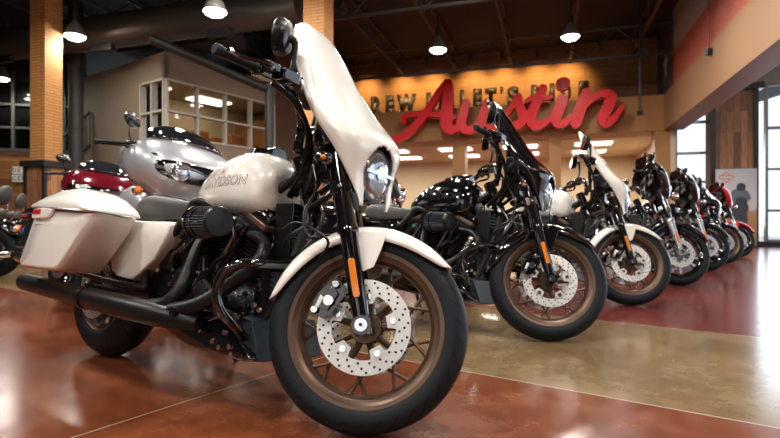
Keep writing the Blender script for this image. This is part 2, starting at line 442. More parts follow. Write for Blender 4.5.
# big beam + mural wall coming toward the camera at the right end of the fascia
bx = .18
m = M(); dbox(m, fp(bx, 0, -.1), fp(bx, 0, 17.5), E1 * .5, BOT, TOP); struct('trim_2', m, BEAMP)
def mural_mat():
    m, N, L, P = nmat('weathered_flag_mural')
    uv = N.new('ShaderNodeUVMap'); sp = N.new('ShaderNodeSeparateXYZ'); L.new(uv.outputs[0], sp.inputs[0])
    mp = N.new('ShaderNodeMapping'); L.new(uv.outputs[0], mp.inputs[0]); mp.inputs['Scale'].default_value = (.8, 9, 1)
    no = N.new('ShaderNodeTexNoise'); no.inputs['Scale'].default_value = 3; no.inputs['Detail'].default_value = 8; no.inputs['Roughness'].default_value = .7; L.new(mp.outputs[0], no.inputs['Vector'])
    def mth(op, a, b=None):
        n = N.new('ShaderNodeMath'); n.operation = op
        for i, x in enumerate((a, b)):
            if x is None: continue
            if isinstance(x, (int, float)): n.inputs[i].default_value = x
            else: L.new(x, n.inputs[i])
        return n.outputs[0]
    def mix(f, a, b):
        n = N.new('ShaderNodeMix'); n.data_type = 'RGBA'; L.new(f, n.inputs[0])
        for i, x in ((6, a), (7, b)):
            if isinstance(x, tuple): n.inputs[i].default_value = (*x, 1)
            else: L.new(x, n.inputs[i])
        return n.outputs[2]
    red = mix(no.outputs['Fac'], (.13, .012, .01), (.62, .17, .11)); wh = mix(no.outputs['Fac'], (.16, .13, .11), (.42, .38, .33))
    bl = mix(no.outputs['Fac'], (.02, .018, .03), (.07, .06, .09))
    st = mth('LESS_THAN', sp.outputs[1], .86)
    c = mix(st, wh, red)
    c = mix(mth('LESS_THAN', sp.outputs[0], 2.1), c, bl)
    L.new(c, P.inputs['Base Color']); P.inputs['Roughness'].default_value = .5
    return m
m = M(); uvwall(m, fp(bx + .02, TOP, -1.05), -E2, Z, 18.5, CZ - TOP); wl = struct('wall_mural', m, mural_mat())
# white star on the blue field
star = [((.34 if i % 2 == 0 else .14) * cos(pi / 2 + i * pi / 5), (.5 if i % 2 == 0 else .2) * sin(pi / 2 + i * pi / 5)) for i in range(10)]
m = M(); m.prism(star, fp(bx + .012, 4.95, .15), -E2, Z, -E1 * .004); tag(m.build('painted_star', mat('faded_white_star', (.45, .41, .37), .6)), 'pale painted star on the dark corner of the flag mural', 'painted star')
m = M(); dbox(m, fp(bx + .03, 0, 17.4), fp(bx + .03, 0, -1.05), E1 * .12, TOP, CZ); struct('wall_right_upper', m, MAROON)

# glazed bay to the right of the beam
def glazing(k0, k1, z0, z1, off, cols, rows, idx, fr=.07, mtf=ALF):
    m = M()
    def bar(ka, kb, za, zb): 
        m.loft([[fp(k, z, off) for k, z in ((ka, za), (kb, za), (kb, zb), (ka, zb))], [fp(k, z, off - .12) for k, z in ((ka, za), (kb, za), (kb, zb), (ka, zb))]])
    for i in range(cols + 1):
        k = k0 + (k1 - k0) * i / cols; bar(k - fr / 2, k + fr / 2, z0, z1)
    for z in rows: bar(k0, k1, z - fr / 2, z + fr / 2)
    fr_ = struct('window_%d' % idx, m, mtf)
    g = M(); g.add([fp(k0, z0, off - .06), fp(k1, z0, off - .06), fp(k1, z1, off - .06), fp(k0, z1, off - .06)], [[0, 1, 2, 3]])
    g.build('window_pane', WGLASS, fr_)
GZ1 = 4.3
glazing(.50, 1.50, .12, GZ1, -.1, 1, (.15, .95, 1.75, 2.55, 3.4, GZ1), 1)
glazing(2.66, 4.70, .12, GZ1, -.1, 1, (.15, .95, 2.05, 3.15, GZ1), 2)
glazing(4.78, 7.8, .12, GZ1, -.1, 2, (.15, .95, 2.05, 3.15, GZ1), 3)
m = M(); dbox(m, fp(.35, 0, -.08), fp(8.2, 0, -.08), E2 * .2, GZ1 + .03, CZ); struct('wall_right_back', m, mat('pale_bulkhead', (.42, .38, .34), .7))
m = M(); dbox(m, fp(.35, 0, .02), fp(8.2, 0, .02), E2 * .3, 0, .13); struct('baseboard_right', m, BLACKT)
m = M(); dbox(m, fp(1.05, 0, -.45), fp(8.2, 0, -.45), -E2 * .0 + E1 * .001, 0, .01)
# wood clad pillar in the glazed bay
ka, _ = onfront(713, 200, .35); kb, _ = onfront(756, 200, .35)
pt = hit(730, 91, P0 - E2 * .35, E2).z
pil = empty('timber_pillar', fp((ka + kb) / 2, 0, .0))
def rel(o): 
    inv = Matrix.Translation(-V(o.location))
    return lambda q: inv @ V(q)
m = M(rel(pil)); uvbox(m, fp((ka + kb) / 2, 0, 0), E1, kb - ka, .7, 0, pt); m.build('board_cladding', WOODV, pil)
for nm, k in (('corner_post', ka), ('corner_post', kb)):
    m = M(rel(pil)); uvbox(m, fp(k, 0, .33), E1, .11, .1, 0, pt); m.build(nm, BLACKT, pil)
m = M(rel(pil)); uvbox(m, fp((ka + kb) / 2, 0, 0), E1, kb - ka + .3, .95, pt, pt + .17); m.build('cap_moulding', BLACKT, pil)
tag(pil, 'square pillar clad in reclaimed vertical boards with black cap and edges, in the window bay', 'pillar')
m = M(); uvbox(m, fp((ka + kb) / 2, 0, 0), E1, (kb - ka) * .9, .55, pt + .17, CZ); struct('wall_pillar_upper', m, MAROON)

# poster of the rider leaning on the pillar foot
pa, pz1 = onfront(716, 168, .55); pb, _ = onfront(757, 168, .55)
pz1 = hit(730, 169, P0 - E2 * .55, E2).z
poster = empty('rider_poster', fp((pa + pb) / 2, 0.02, .55))
W_ = pb - pa; H_ = pz1 - .05
def pst(px, py):  # photo pixel on the poster plane -> (along, height)
    return onfront(px, py, .57)
def poster_mat():
    m, N, L, P = nmat('printed_desert_scene')
    uv = N.new('ShaderNodeUVMap'); sp = N.new('ShaderNodeSeparateXYZ'); L.new(uv.outputs[0], sp.inputs[0])
    r = N.new('ShaderNodeValToRGB'); e = r.color_ramp.elements
    e[0].position = 0; e[0].color = (.30, .13, .05, 1); e[1].position = 1; e[1].color = (.55, .56, .60, 1)
    for p, c in ((.38, (.42, .22, .10)), (.44, (.40, .26, .17)), (.47, (.62, .55, .52)), (.7, (.60, .59, .61))):
        q = e.new(p); q.color = (*c, 1)
    no = N.new('ShaderNodeTexNoise'); no.inputs['Scale'].default_value = 7; L.new(uv.outputs[0], no.inputs['Vector'])
    a = N.new('ShaderNodeMath'); a.operation = 'MULTIPLY_ADD'; L.new(no.outputs['Fac'], a.inputs[0]); a.inputs[1].default_value = .12
    s_ = N.new('ShaderNodeMath'); s_.operation = 'SUBTRACT'; L.new(sp.outputs[1], s_.inputs[0]); s_.inputs[1].default_value = .06; L.new(s_.outputs[0], a.inputs[2])
    L.new(a.outputs[0], r.inputs[0]); L.new(r.outputs[0], P.inputs['Base Color']); P.inputs['Roughness'].default_value = .5
    return m
m = M(rel(poster)); o_ = fp(pa, .05, .55)
m.add([o_, o_ + E1 * W_, o_ + E1 * W_ + Z * H_, o_ + Z * H_], [[0, 1, 2, 3]], [[(0, 0), (1, 0), (1, 1), (0, 1)]]); m.mi = 1
m.loft([[fp(k, z, off) for k, z in ((pa, .05), (pb, .05), (pb, pz1), (pa, pz1))] for off in (.545, .50)])
m.build('printed_board', [poster_mat(), WHITE], poster)
def flat(name, pts, mt, off=.556):
    m = M(rel(poster)); q = [onfront(x, y, off) for x, y in pts]
    m.loft([[fp(k, z, off - .004) for k, z in q], [fp(k, z, off) for k, z in q]]); return m.build(name, mt, poster)
RIDER = mat('printed_rider_dark', (.045, .05, .065), .5); RIDERB = mat('printed_rider_grey', (.13, .15, .19), .5)
flat('printed_rider', [(729, 199), (730, 195), (732, 191), (735, 189), (738, 189), (738, 185.6), (740, 184), (743, 183.8), (745.4, 186), (745, 189.5), (748, 191), (750, 195), (751, 199), (748, 201), (746, 206), (735, 206), (732, 202)], RIDERB)
flat('printed_helmet', [(736.4, 188), (737, 185), (739, 183.2), (742, 182.8), (745, 184.2), (746, 187), (745, 190), (741, 191), (738, 190.6)], RIDER, .560)
flat('printed_motorcycle', [(731, 206), (735, 203), (736, 198), (741, 197), (746, 198), (747, 203), (749, 207), (747, 213), (748, 222), (745, 228), (740, 229), (736, 227), (735, 219), (732, 214)], RIDER, .558)
ORG = mat('printed_orange_line', (.75, .22, .10), .5)
def ringpoly(m, pts, off, wid=.012):
    q = [onfront(x, y, off) for x, y in pts]; n = len(q)
    for i in range(n):
        a, b = V((*q[i], 0)), V((*q[(i + 1) % n], 0)); d = (b - a).normalized(); e = V((-d.y, d.x, 0)) * wid
        c = [a - e, b - e, b + e, a + e]; m.loft([[fp(p.x, p.y, off - .003) for p in c], [fp(p.x, p.y, off) for p in c]])
m = M(rel(poster)); ringpoly(m, [(719.5, 175.4), (723, 175), (726.2, 171.8), (729.5, 175), (733, 175.4), (733, 179), (729.5, 179.4), (726.2, 183), (723, 179.4), (719.5, 179)], .558); 
ringpoly(m, [(719.5, 175.4), (733, 175.4), (733, 179), (719.5, 179)], .559, .009); m.build('printed_bar_and_shield_emblem', ORG, poster)
tag(poster, 'tall printed board of a helmeted rider in desert, standing against the timber pillar', 'poster')

# office block at the left, turned with the floor pattern
C0 = V((-5.2, 12.0, 0)); OT = 4.53
m = M(); 
def op(k, z, face=0, off=0):   # face 0: right face running away along V2, face 1: left face along -U2
    return (C0 + V2 * k + U2 * off if face == 0 else C0 - U2 * k - V2 * off) + Z * z
def facewall(face, k0, k1, z0, z1, mt, name, th=.12):
    m = M(); dbox(m, op(k0, 0, face), op(k1, 0, face), (-U2 if face == 0 else V2) * th, z0, z1); return struct(name, m, mt)
WZ0, WZ1 = 2.62, 3.98
facewall(0, 0, 3.4, 0, WZ0, BEIGE, 'wall_office_front_lower'); facewall(0, 0, 3.4, WZ1, OT, BEIGE, 'wall_office_front_upper'); 
facewall(1, 0, 3.9, 0, WZ0, BEIGE, 'wall_office_side_lower'); facewall(1, 0, 3.9, WZ1, OT, BEIGE, 'wall_office_side_upper'); facewall(1, 1.0, 3.9, WZ0, WZ1, BEIGE, 'wall_office_side')
facewall(0, 3.4, 6, 0, CZ, mat('brown_side_wall', (.075, .035, .018), .7), 'wall_left_back')
def ogl(face, k0, k1, cols, idx):
    m = M(); n_ = U2 if face == 0 else -V2
    def bar(ka, kb, za, zb): m.loft([[op(k, z, face, .03) for k, z in ((ka, za), (kb, za), (kb, zb), (ka, zb))], [op(k, z, face, -.12) for k, z in ((ka, za), (kb, za), (kb, zb), (ka, zb))]])
    for i in range(cols + 1): 
        k = k0 + (k1 - k0) * i / cols; bar(k - .022, k + .022, WZ0, WZ1)
    for z in (WZ0 + .02, WZ0 + .62, WZ1 - .02): bar(k0, k1, z - .022, z + .022)
    f_ = struct('window_%d' % idx, m, OFFW)
    g = M(); g.add([op(k, z, face, -.05) for k, z in ((k0, WZ0), (k1, WZ0), (k1, WZ1), (k0, WZ1))], [[0, 1, 2, 3]]); g.build('window_pane', thin_glass('office_glass', (.75, .72, .66), .2), f_)
ogl(0, .04, 3.36, 4, 4); ogl(1, .04, 1.0, 2, 5)
m = M(); q = [C0, C0 + V2 * 6, C0 + V2 * 6 - U2 * 4, C0 - U2 * 4]
m.loft([[p + Z * z for p in q] for z in (OT - .02, OT + .06)]); struct('ceiling_office', m, BEIGE)
m = M(); q = [C0 + V2 * .14 - U2 * .14, C0 + V2 * 5.9 - U2 * .14, C0 + V2 * 5.9 - U2 * 3.8, C0 + V2 * .14 - U2 * 3.8]
m.loft([[p + Z * z for p in q] for z in (2.45, 2.5)]); struct('floor_office', m, CREAMW)
m = M(); dbox(m, C0 - U2 * 3.9, C0 - U2 * 3.9 + V2 * 6, -U2 * .1, 0, OT); struct('wall_office_far', m, CREAMW)
m = M(); dbox(m, C0 + V2 * 6, C0 + V2 * 6 - U2 * 4, V2 * .1, 0, OT); struct('wall_office_rear', m, CREAMW)
for (a, b) in ((1.2, 1.2), (1.2, 2.9), (3.4, 1.4), (3.4, 3.0)):
    c = C0 + V2 * a - U2 * b + Z * (OT - .06)
    m = M(); m.loft([[c + U2 * sx * .32 + V2 * sy * .62 + Z * dz for sx, sy in ((-1, -1), (1, -1), (1, 1), (-1, 1))] for dz in (-.02, .03)])
    tag(m.build('office_panel_light', PANEL), 'flat bright rectangular ceiling panel light behind the office windows', 'ceiling light', 'panel lights in the office')
l = bpy.data.lights.new('office_light', 'AREA'); l.energy = 16; l.size = 2; l.color = (1, .85, .6); o = bpy.data.objects.new('office_light', l); COL.objects.link(o); o.location = C0 + V2 * 2 - U2 * 1.8 + Z * (OT - .2)
# shelf of stock seen through the office glass
for i, k in enumerate((.9, 1.5, 2.1, 2.7)):
    m = M(); c = C0 + V2 * (k + .9) - U2 * 1.3
    m.loft([[c + V2 * a * .22 + U2 * b * .18 + Z * z for a, b in ((-1, -1), (1, -1), (1, 1), (-1, 1))] for z in (2.5, 2.5 + (.62, .5, .66, .45)[i])])
    tag(m.build('display_box', mat('orange_brown_box', (.35, .13, .03), .6), bevel=.02), 'orange brown upright box behind the office window glass', 'box', 'boxes in the office')

# left background: dark glazed wall, board wall with sign
LW = hit(0, 221, V((-9.6, 0, 0)), V((.42, -.91, 0)).normalized())
# plane at the far left, facing the camera squarely enough
LO = V((-10.5, 15.2, 0)); LD = V((.97, .24, 0)).normalized(); LN = V((LD.y, -LD.x, 0))
def lp(x, y, off=0):
    q = hit(x, y, LO + LN * off, LN); return q
def lwall(name, x0, x1, y0, y1, mt, off=0, th=.1):
    m = M(); a = lp(x0, 221, off); b = lp(x1, 221, off); z0 = lp((x0 + x1) / 2, y0, off).z; z1 = lp((x0 + x1) / 2, y1, off).z
    d = (b - a); wd = V((d.x, d.y, 0)).length; a.z = z0
    uvwall(m, a, LD, Z, wd, z1 - z0); m.mi = 0
    return struct(name, m, mt, solid=0)
DKW = mat('dark_glazed_wall', (.035, .035, .035), .25)
lwall('wall_left_boards', -160, 84, 262, 151, WOODH, 0)
m = M(); a = lp(-160, 221); b = lp(84, 221); a.z = b.z = 0; dbox(m, a - LN * .02, b - LN * .02, -LN * .15, lp(20, 150).z, CZ); struct('wall_left', m, DKW)
# mullions and transoms of the upper glazing
m = M()
for x in (-60, -30, 14, 36, 58, 64):
    a = lp(x, 100, .04); m.loft([[V((a.x, a.y, 0)) + LD * s_ * .04 + LN * t + Z * z for s_, t in ((-1, 0), (1, 0), (1, .08), (-1, .08))] for z in (lp(20, 150).z, 5.0)])
for y in (105, 128, 150):
    a = lp(-160, y, .04); b = lp(84, y, .04); z = lp(20, y, .04).z; a.z = b.z = z
    dbox(m, V((a.x, a.y, 0)), V((b.x, b.y, 0)), LN * .06, z - .03, z + .03)
struct('window_6', m, mat('grey_mullion', (.07, .07, .065), .5))
g = M(); a = lp(-160, 221, .02); b = lp(84, 221, .02); g.add([V((a.x, a.y, lp(20, 150).z)), V((b.x, b.y, lp(20, 150).z)), V((b.x, b.y, 4.7)), V((a.x, a.y, 4.7))], [[0, 1, 2, 3]])
struct('window_7', g, thin_glass('dark_upper_glass', (.45, .46, .46), .3))
# dark pipe column
a = hit(76, 221, V((0, 13.2, 0)), V((0, 1, 0))); a.z = 0
m = M(); m.cyl(a, a + Z * CZ, .17, 20); 
for z in (1.2, 3.0, 4.6): m.cyl(a + Z * z, a + Z * (z + .08), .19, 20)
tag(m.build('steel_column', STEELD), 'round dark steel column rising to the ceiling left of the beige office', 'column')
# stair railing at far left
rl = empty('stair_railing', V((-8.0, 14.2, 0)))
m = M(rel(rl)); A_ = hit(58, 142, V((0, 13.9, 0)), V((0, 1, 0))); B_ = hit(90, 112, V((0, 13.9, 0)), V((0, 1, 0)))
m.cyl(A_, B_, .03); m.cyl(A_ - Z * .9, B_ - Z * .9, .04); m.build('handrail', STEELD, rl)
for i in range(9):
    t = i / 8; p = A_.lerp(B_, t); m = M(rel(rl)); m.cyl(p, p - Z * .9, .014); m.build('baluster', STEELD, rl)
tag(rl, 'dark sloping metal stair railing beside the ochre pillar at far left', 'railing')
# DESIGN CENTER sign on the boards
sg = empty('wall_sign', lp(22, 176, .03)); 
for j, row in enumerate(('DESIGN', 'CENTER')):
    for i, ch in enumerate(row):
        x = 15 + i * 4.6; y = 170.2 + j * 8.2
        c = lp(x, y, .05); m = M(rel(sg)); hw, hh = .055 * 1.05, .105
        m.loft([[c + LD * a_ * hw + Z * b_ * hh + LN * t for a_, b_ in ((-1, -1), (1, -1), (1, 1), (-1, 1))] for t in (0, .03)])
        m.mi = 1; vs, fs = text_mesh(ch, .17, .002)
        m.add([c + LD * v.x * .8 + Z * v.y + LN * .034 for v in vs], fs); m.build('letter_tile', [WHITE, BLACKT], sg)
tag(sg, 'white letter tiles on the horizontal board wall partly behind the left pillar', 'sign')

# ochre block pillars
def pillar(px0, px1, Y, base_y, label, w_=None):
    x0 = (px0 - 390) / F * Y; x1 = (px1 - 390) / F * Y; wd = (x1 - x0) / 1.22
    c = V(((x0 + x1) / 2, Y + .2, 0)); r_ = empty('block_pillar', c); zb = CH + (YH - base_y) / F * Y
    m = M(rel(r_)); uvbox(m, c, E1, wd, wd, zb, CZ); m.build('block_shaft', PILLARM, r_)
    m = M(rel(r_)); uvbox(m, c, E1, wd + .1, wd + .1, 0, zb - .1); m.build('board_base', WOODV, r_)
    m = M(rel(r_)); uvbox(m, c, E1, wd + .26, wd + .26, zb - .1, zb + .02); m.build('base_cap', BLACKT, r_)
    uy = E2
    for sx, sy in ((-1, -1), (1, -1), (-1, 1), (1, 1)):
        m = M(rel(r_)); uvbox(m, c + E1 * sx * (wd / 2 + .05) + uy * sy * (wd / 2 + .05), E1, .07, .07, 0, zb - .1); m.build('corner_strip', BLACKT, r_)
    return tag(r_, label, 'pillar')
pillar(28, 52, 10.6, 162, 'ochre block pillar on a boarded base at the far left of the showroom')
pillar(303, 331, 9.6, 162, 'ochre block pillar rising behind the front motorcycle fairing')
# low ochre wall left of the fascia
m = M(); a, z = onfront(264, 131, .9); b, _ = onfront(300, 131, .9); dbox(m, fp(a, 0, .9), fp(b, 0, .9), E2 * .9, 0, z); struct('trim_3', m, TANP)

# enclosing walls out of view
WALLN = mat('neutral_showroom_wall', (.07, .065, .06), .7)
m = M(); dbox(m, V((-16, -7.9, 0)), V((17, -7.9, 0)), V((0, -.1, 0)), 0, CZ); struct('wall_front', m, WALLN)
m = M(); dbox(m, V((-15.9, -8, 0)), V((-15.9, 27, 0)), V((-.1, 0, 0)), 0, CZ); struct('wall_left_outer', m, WALLN)

# ------------------------------------------------------------------ ceiling steel, ducts, lamps
def joist(o, d, L_, z, name, label, mt, depth=.5, grp=None, step=.6):
    r_ = empty(name, V((o.x, o.y, z))); X = rel(r_); a = V((o.x, o.y, z)); b = a + d * L_
    s_ = d.cross(Z) * .035
    m = M(X)
    for q in (Z * 0, -Z * depth): 
        c0 = [a + q + s_ + Z * .03, a + q - s_ + Z * .03, a + q - s_ - Z * .03, a + q + s_ - Z * .03]
        m.loft([c0, [p + d * L_ for p in c0]])
    m.build('chord', mt, r_)
    m = M(X); n = int(L_ / step)
    pts = [a + d * (i * step) - Z * (depth if i % 2 else 0) for i in range(n + 1)]
    for p, q in zip(pts, pts[1:]): m.tube([p, q], .017, 5)
    m.build('web', mt, r_)
    return tag(r_, label, 'roof joist', grp)
for i in range(9):
    k = -14.5 + i * 1.75
    joist(fp(k, 0, 14), E2, 15.0, CZ - .06, 'roof_joist', 'open web roof joist under the dark deck, running toward the lettered wall', RUSTS if i in (5, 7, 8) else STEELD, .5, 'roof joists')
for i, off in enumerate((1.5, 6.0, 10)):
    joist(fp(-22, 0, off), E1, 22.1, CZ - .5, 'roof_girder', ['deep dark truss girder nearest the lettered wall', 'deep dark truss girder across the middle of the ceiling', 'deep dark truss girder nearest overhead'][i], STEELD, .75, None, .8)
# spiral duct upper left
dz = 5.05
q0 = hit(-60, 42, V((-9, 12.7, 0)), E2); q0 = V((-10.9, 13.2, 0))
dq = hit(0, 46, q0, E2); d0 = dq - E1 * 4; d1 = dq + E1 * 8.2
sd = empty('spiral_duct', d0)
m = M(rel(sd)); pts = []; rr = []
n = 150
for i in range(n + 1): pts.append(d0.lerp(d1, i / n)); rr.append(.36 if i % 2 else .375)
m.tube(pts, rr, 24); m.build('duct_shell', DUCTM, sd)
for t in (.35, .6, .85):
    p = d0.lerp(d1, t); m = M(rel(sd)); m.box(p - Z * .38 - E2 * .12, (.55, .12, .2), Matrix.Rotation(R(-17), 3, 'Z')); m.build('diffuser', BLACKT, sd)
    m = M(rel(sd)); m.cyl(p + Z * .3, V((p.x, p.y, CZ)), .012, 6); m.build('hanger_rod', STEELD, sd)
tag(sd, 'long ribbed galvanised air duct crossing the upper left ceiling', 'duct')
# second smaller duct higher up
e0 = d0 + E1 * 4.5 + E2 * 1.5 + Z * .45; m = M(); m.tube([e0, e0 + E1 * 8], .2, 16); m.loft([[e0 + E1 * k + E2 * a + Z * b for a, b in ((-.4, -.5), (.4, -.5), (.4, -.18), (-.4, -.18))] for k in (2.0, 5.2)])
tag(m.build('air_duct', STEELD), 'dark straight air duct with a box unit, behind the ribbed duct', 'duct')
# black drain pipe bending down beside the office
pp = [hit(150, 39, V((0, 10.6, 0)), V((0, 1, 0))), hit(205, 62, V((0, 11.4, 0)), V((0, 1, 0))), hit(255, 84, V((0, 12.2, 0)), V((0, 1, 0))), hit(269, 96, V((0, 12.4, 0)), V((0, 1, 0)))]
low = V((pp[3].x, pp[3].y, 0.0))
m = M(); m.tube([pp[0], pp[1], pp[2]] , .10, 14); m.tube([pp[2], (pp[2] + pp[3]) / 2 + V((.05, 0, .05)), pp[3], low], .10, 14, 5)
tag(m.build('black_pipe', BLACKT), 'thick black pipe sloping past the office window then dropping beside it', 'pipe')
# tan coloured brace rod near the right window wall
for (xa, ya, xb, yb, Y, mt, lb) in ((642, 0, 640, 113, 13.0, BLACKT, 'thin black rod hanging in front of the right end of the fascia'), (710, 0, 708.5, 52, 10.2, mat('rust_rod', (.22, .05, .02), .6), 'thin rust coloured rod hanging in front of the flag mural')):
    b = V(((xb - 390) / F * Y, Y, CH + (YH - yb) / F * Y)); t = V((b.x, b.y, CZ))
    r_ = empty('hanging_rod', t); m = M(rel(r_)); m.cyl(b, t, .03 if Y > 12 else .018, 8); m.build('rod', mt, r_)
    m = M(rel(r_)); m.box(b, (.10, .10, .12)); m.build('end_plug', BLACKT, r_); tag(r_, lb, 'rod')

def lamp(px, py, Y, label, size=.21, grp=None, power=160, pos=None):
    p = V(pos) if pos else V(((px - 390) / F * Y, Y, CH + (YH - py) / F * Y))
    r_ = empty('high_bay_lamp', p); X = rel(r_)
    m = M(X); m.lathe([(.05, .34), (.07, .30), (size * .75, .16), (size * 1.0, .02), (size * 1.02, .0), (size * .98, .0), (size * .7, .15), (.04, .29)], p, Z, 24); m.build('shade', mat('lamp_shade_metal', (.3, .29, .27), .4, .6) if 'ls' not in CACHE else CACHE['ls'], r_)
    m = M(X); m.ell(p + Z * .02, (size * .93, size * .93, size * .5)); m.build('bulb_diffuser', LAMPG, r_)
    m = M(X); m.cyl(p + Z * .33, p + Z * .5, .06); m.build('housing', BLACKT, r_)
    m = M(X); m.cyl(p + Z * .5, V((p.x, p.y, CZ)), .012, 6); m.build('stem', BLACKT, r_)
    l = bpy.data.lights.new('high_bay_light', 'AREA'); l.shape = 'DISK'; l.size = .42; l.energy = power; l.color = (1, .95, .88)
    o = bpy.data.objects.new('high_bay_light', l); COL.objects.link(o); o.location = p - Z * .14
    return tag(r_, label, 'pendant lamp', grp)
CACHE = {}; CACHE['ls'] = mat('lamp_shade_metal', (.3, .29, .27), .4, .6)
lamp(75, 36.5, 11.0, 'glowing high bay pendant lamp below the ribbed duct at upper left', power=45)
lamp(215, 12, 9.4, 'glowing high bay pendant lamp in front of the ribbed duct, above the handlebar', power=90)
lamp(438, 50, 12.8, 'glowing high bay pendant lamp hanging above the red letter A', power=60)
lamp(570.5, 37, 12.2, 'glowing high bay pendant lamp above the right half of the red sign', power=60)
lamp(3, 79, 14.2, 'small glowing pendant lamp at the far left edge', .16, power=40)
lamp(86, 92, 15.4, 'small glowing pendant lamp between the dark column and the office', .12, power=20)
for i, (x, y) in enumerate(((-6.5, 3.5), (-3.2, 4.6), (.2, 5.4), (3.6, 6.2), (-5.6, .2), (-2.2, 1.0), (1.2, 1.6), (4.6, 2.4), (-4.4, -3.4), (-1.0, -2.6), (2.4, -2.0), (-6.0, 7.4), (-2.4, 8.2), (1.0, 9.0), (4.0, 9.2), (8.6, 8.4))):  # last two lamps added to brighten the timber pillar
    lamp(0, 0, 0, 'high bay pendant lamp of the overhead grid above the motorcycles', .21, 'overhead lamp grid', 125, (x, y, 5.0))

# ------------------------------------------------------------------ lettering on the back wall
WOFF = -1.0
ws = empty('wall_lettering', fp(-6, TOP, WOFF))
def wl_(x, y): return onfront(x, y, WOFF)
def letter(ch, x0, x1, y0, y1):
    vs, fs = text_mesh(ch, 1, .075)
    ax = min(v.x for v in vs); bx_ = max(v.x for v in vs); ay = min(v.y for v in vs); by = max(v.y for v in vs)
    ka, zt = wl_(x0, y0); kb, _ = wl_(x1, y0); _, zb = wl_((x0 + x1) / 2, y1)
    sx = (kb - ka) / (bx_ - ax); sy = (zt - zb) / (by - ay)
    m = M(rel(ws)); m.add([fp(ka + (v.x - ax) * sx, zb + (v.y - ay) * sy, WOFF - .03) for v in vs], fs)
    o = m.build('letter', SIGNB, ws, solid=.015); return o
def yt(x): return 96.5 - (x - 371) * .0755
for ch, a, b in (('S', 338, 349), ('C', 352, 363), ('R', 370.5, 382), ('E', 385.5, 394), ('W', 396.5, 416), ('I', 426, 431), ('T', 435, 446), ('L', 460, 469.5), ('E', 473, 482), ('T', 485, 496.5), ('S', 507, 519), ('R', 531, 542), ('I', 549.5, 554.5), ('D', 561, 571), ('E', 578.5, 588.5)):
    letter(ch, a, b, yt(a), yt(a) + 18.5)
letter(',', 449, 452, yt(450) + 15, yt(450) + 21); letter("'", 500, 503, yt(501), yt(501) + 6)
tag(ws, 'row of tall black letters on the spotlit brown wall reading SCREW IT, LET\'S RIDE', 'lettering')
# little spotlights over the letters
for i, x in enumerate((367, 404, 433, 474, 504, 538, 568, 597)):
    k, z = wl_(x, 73 - (x - 367) * .085); p = fp(k, z - .05, WOFF + .86)
    s_ = empty('wall_spotlight', p); m = M(rel(s_)); m.cyl(p + Z * .10, p - Z * .12 + E2 * .07, .055, 14); m.build('lamp_head', BLACKT, s_)
    m = M(rel(s_)); m.cyl(p + Z * .08, fp(k, z + .12, WOFF + .05), .015, 8); m.build('arm', BLACKT, s_)
    tag(s_, 'small black spotlight on the brown wall aimed down at the black letters', 'spotlight', 'spotlights above the wall lettering')
    if i in (7,): continue
    l = bpy.data.lights.new('letter_spot', 'SPOT'); l.energy = 190; l.spot_size = R(100); l.spot_blend = 1; l.color = (1, .60, .22); l.shadow_soft_size = .05
    o = bpy.data.objects.new('letter_spot', l); COL.objects.link(o); o.location = fp(k, z - .28, WOFF + .78)
    tgt = fp(k, z - .80, WOFF); o.rotation_euler = (tgt - o.location).to_track_quat('-Z', 'Y').to_euler()

# ------------------------------------------------------------------ red script sign
AOFF = .42
sn = empty('script_sign', fp(-5, 3.3, AOFF))
def ribbon(m, pts, ws_, z0, z1, nsm=8):
    """brush stroke through photo-plane points laid on the sign's own upright plane"""
    P = [V((*onfront(x, y, AOFF), 0)) for x, y in pts]
    sc = 1 / F * 15.2
    k = len(P); W = []
    for i in range(k - 1):
        for j in range(nsm): W.append((ws_[i] + (ws_[i + 1] - ws_[i]) * j / nsm) * sc / 2)
    W.append(ws_[-1] * sc / 2); C_ = cat(P, nsm)
    n = len(C_); left = []; right = []
    for i in range(n):
        t = (C_[min(i + 1, n - 1)] - C_[max(i - 1, 0)]).normalized(); e = V((-t.y, t.x, 0)) * W[i]
        left.append(C_[i] + e); right.append(C_[i] - e)
    for i in range(n - 1):
        m.loft([[fp(p.x, p.y, AOFF + z0) for p in (right[i], right[i + 1], left[i + 1], left[i])],
                [fp(p.x, p.y, AOFF + z1) for p in (right[i], right[i + 1], left[i + 1], left[i])]], caps=True)
    for c, r in ((C_[0], W[0]), (C_[-1], W[-1])):
        m.loft([[fp(c.x + r * cos(a), c.y + r * sin(a), AOFF + z) for a in [2 * pi * q / 14 for q in range(14)]] for z in (z0, z1 - .002)])
def glyph(strokes):
    m = M(rel(sn))
    for i, (pts, ws_) in enumerate(strokes): ribbon(m, pts, ws_, 0, .20 + .006 * i)
    return m.build('script_letter', REDS, sn, bevel=0)
glyph([([(447.5, 82), (441, 92), (431, 108), (420, 123), (409, 134), (399, 139.5), (391, 140)], [4, 6.5, 7.5, 8, 8, 8, 7]),
       ([(449.5, 85), (448.6, 105), (447.5, 122), (450, 129), (456, 130), (463, 126)], [9, 12, 12.5, 12, 8, 5]),
       ([(405.5, 123), (404.5, 119.5), (409, 116.5), (422, 115.5), (440, 116), (455, 118.5)], [5, 6, 5, 5, 5.5, 5])])
glyph([([(466.5, 104), (464.5, 114), (462, 124), (466, 130.5), (473, 130), (480, 124)], [8, 9, 10, 8.5, 7.5, 6]),
       ([(487.5, 104), (484.5, 116), (482.5, 126), (487, 130), (495, 128), (503, 121)], [8, 9.5, 9.5, 7.5, 5.5, 4.5])])
glyph([([(503, 121), (511, 110), (517, 99.5), (519, 98)], [4.5, 5, 6, 7]), ([(519, 98), (519.5, 106), (523, 116), (521, 124), (513, 127.5), (506, 125)], [7, 8, 9, 9, 7.5, 6]), ([(513, 127.5), (521, 124), (528, 118)], [5, 5, 4.5])])
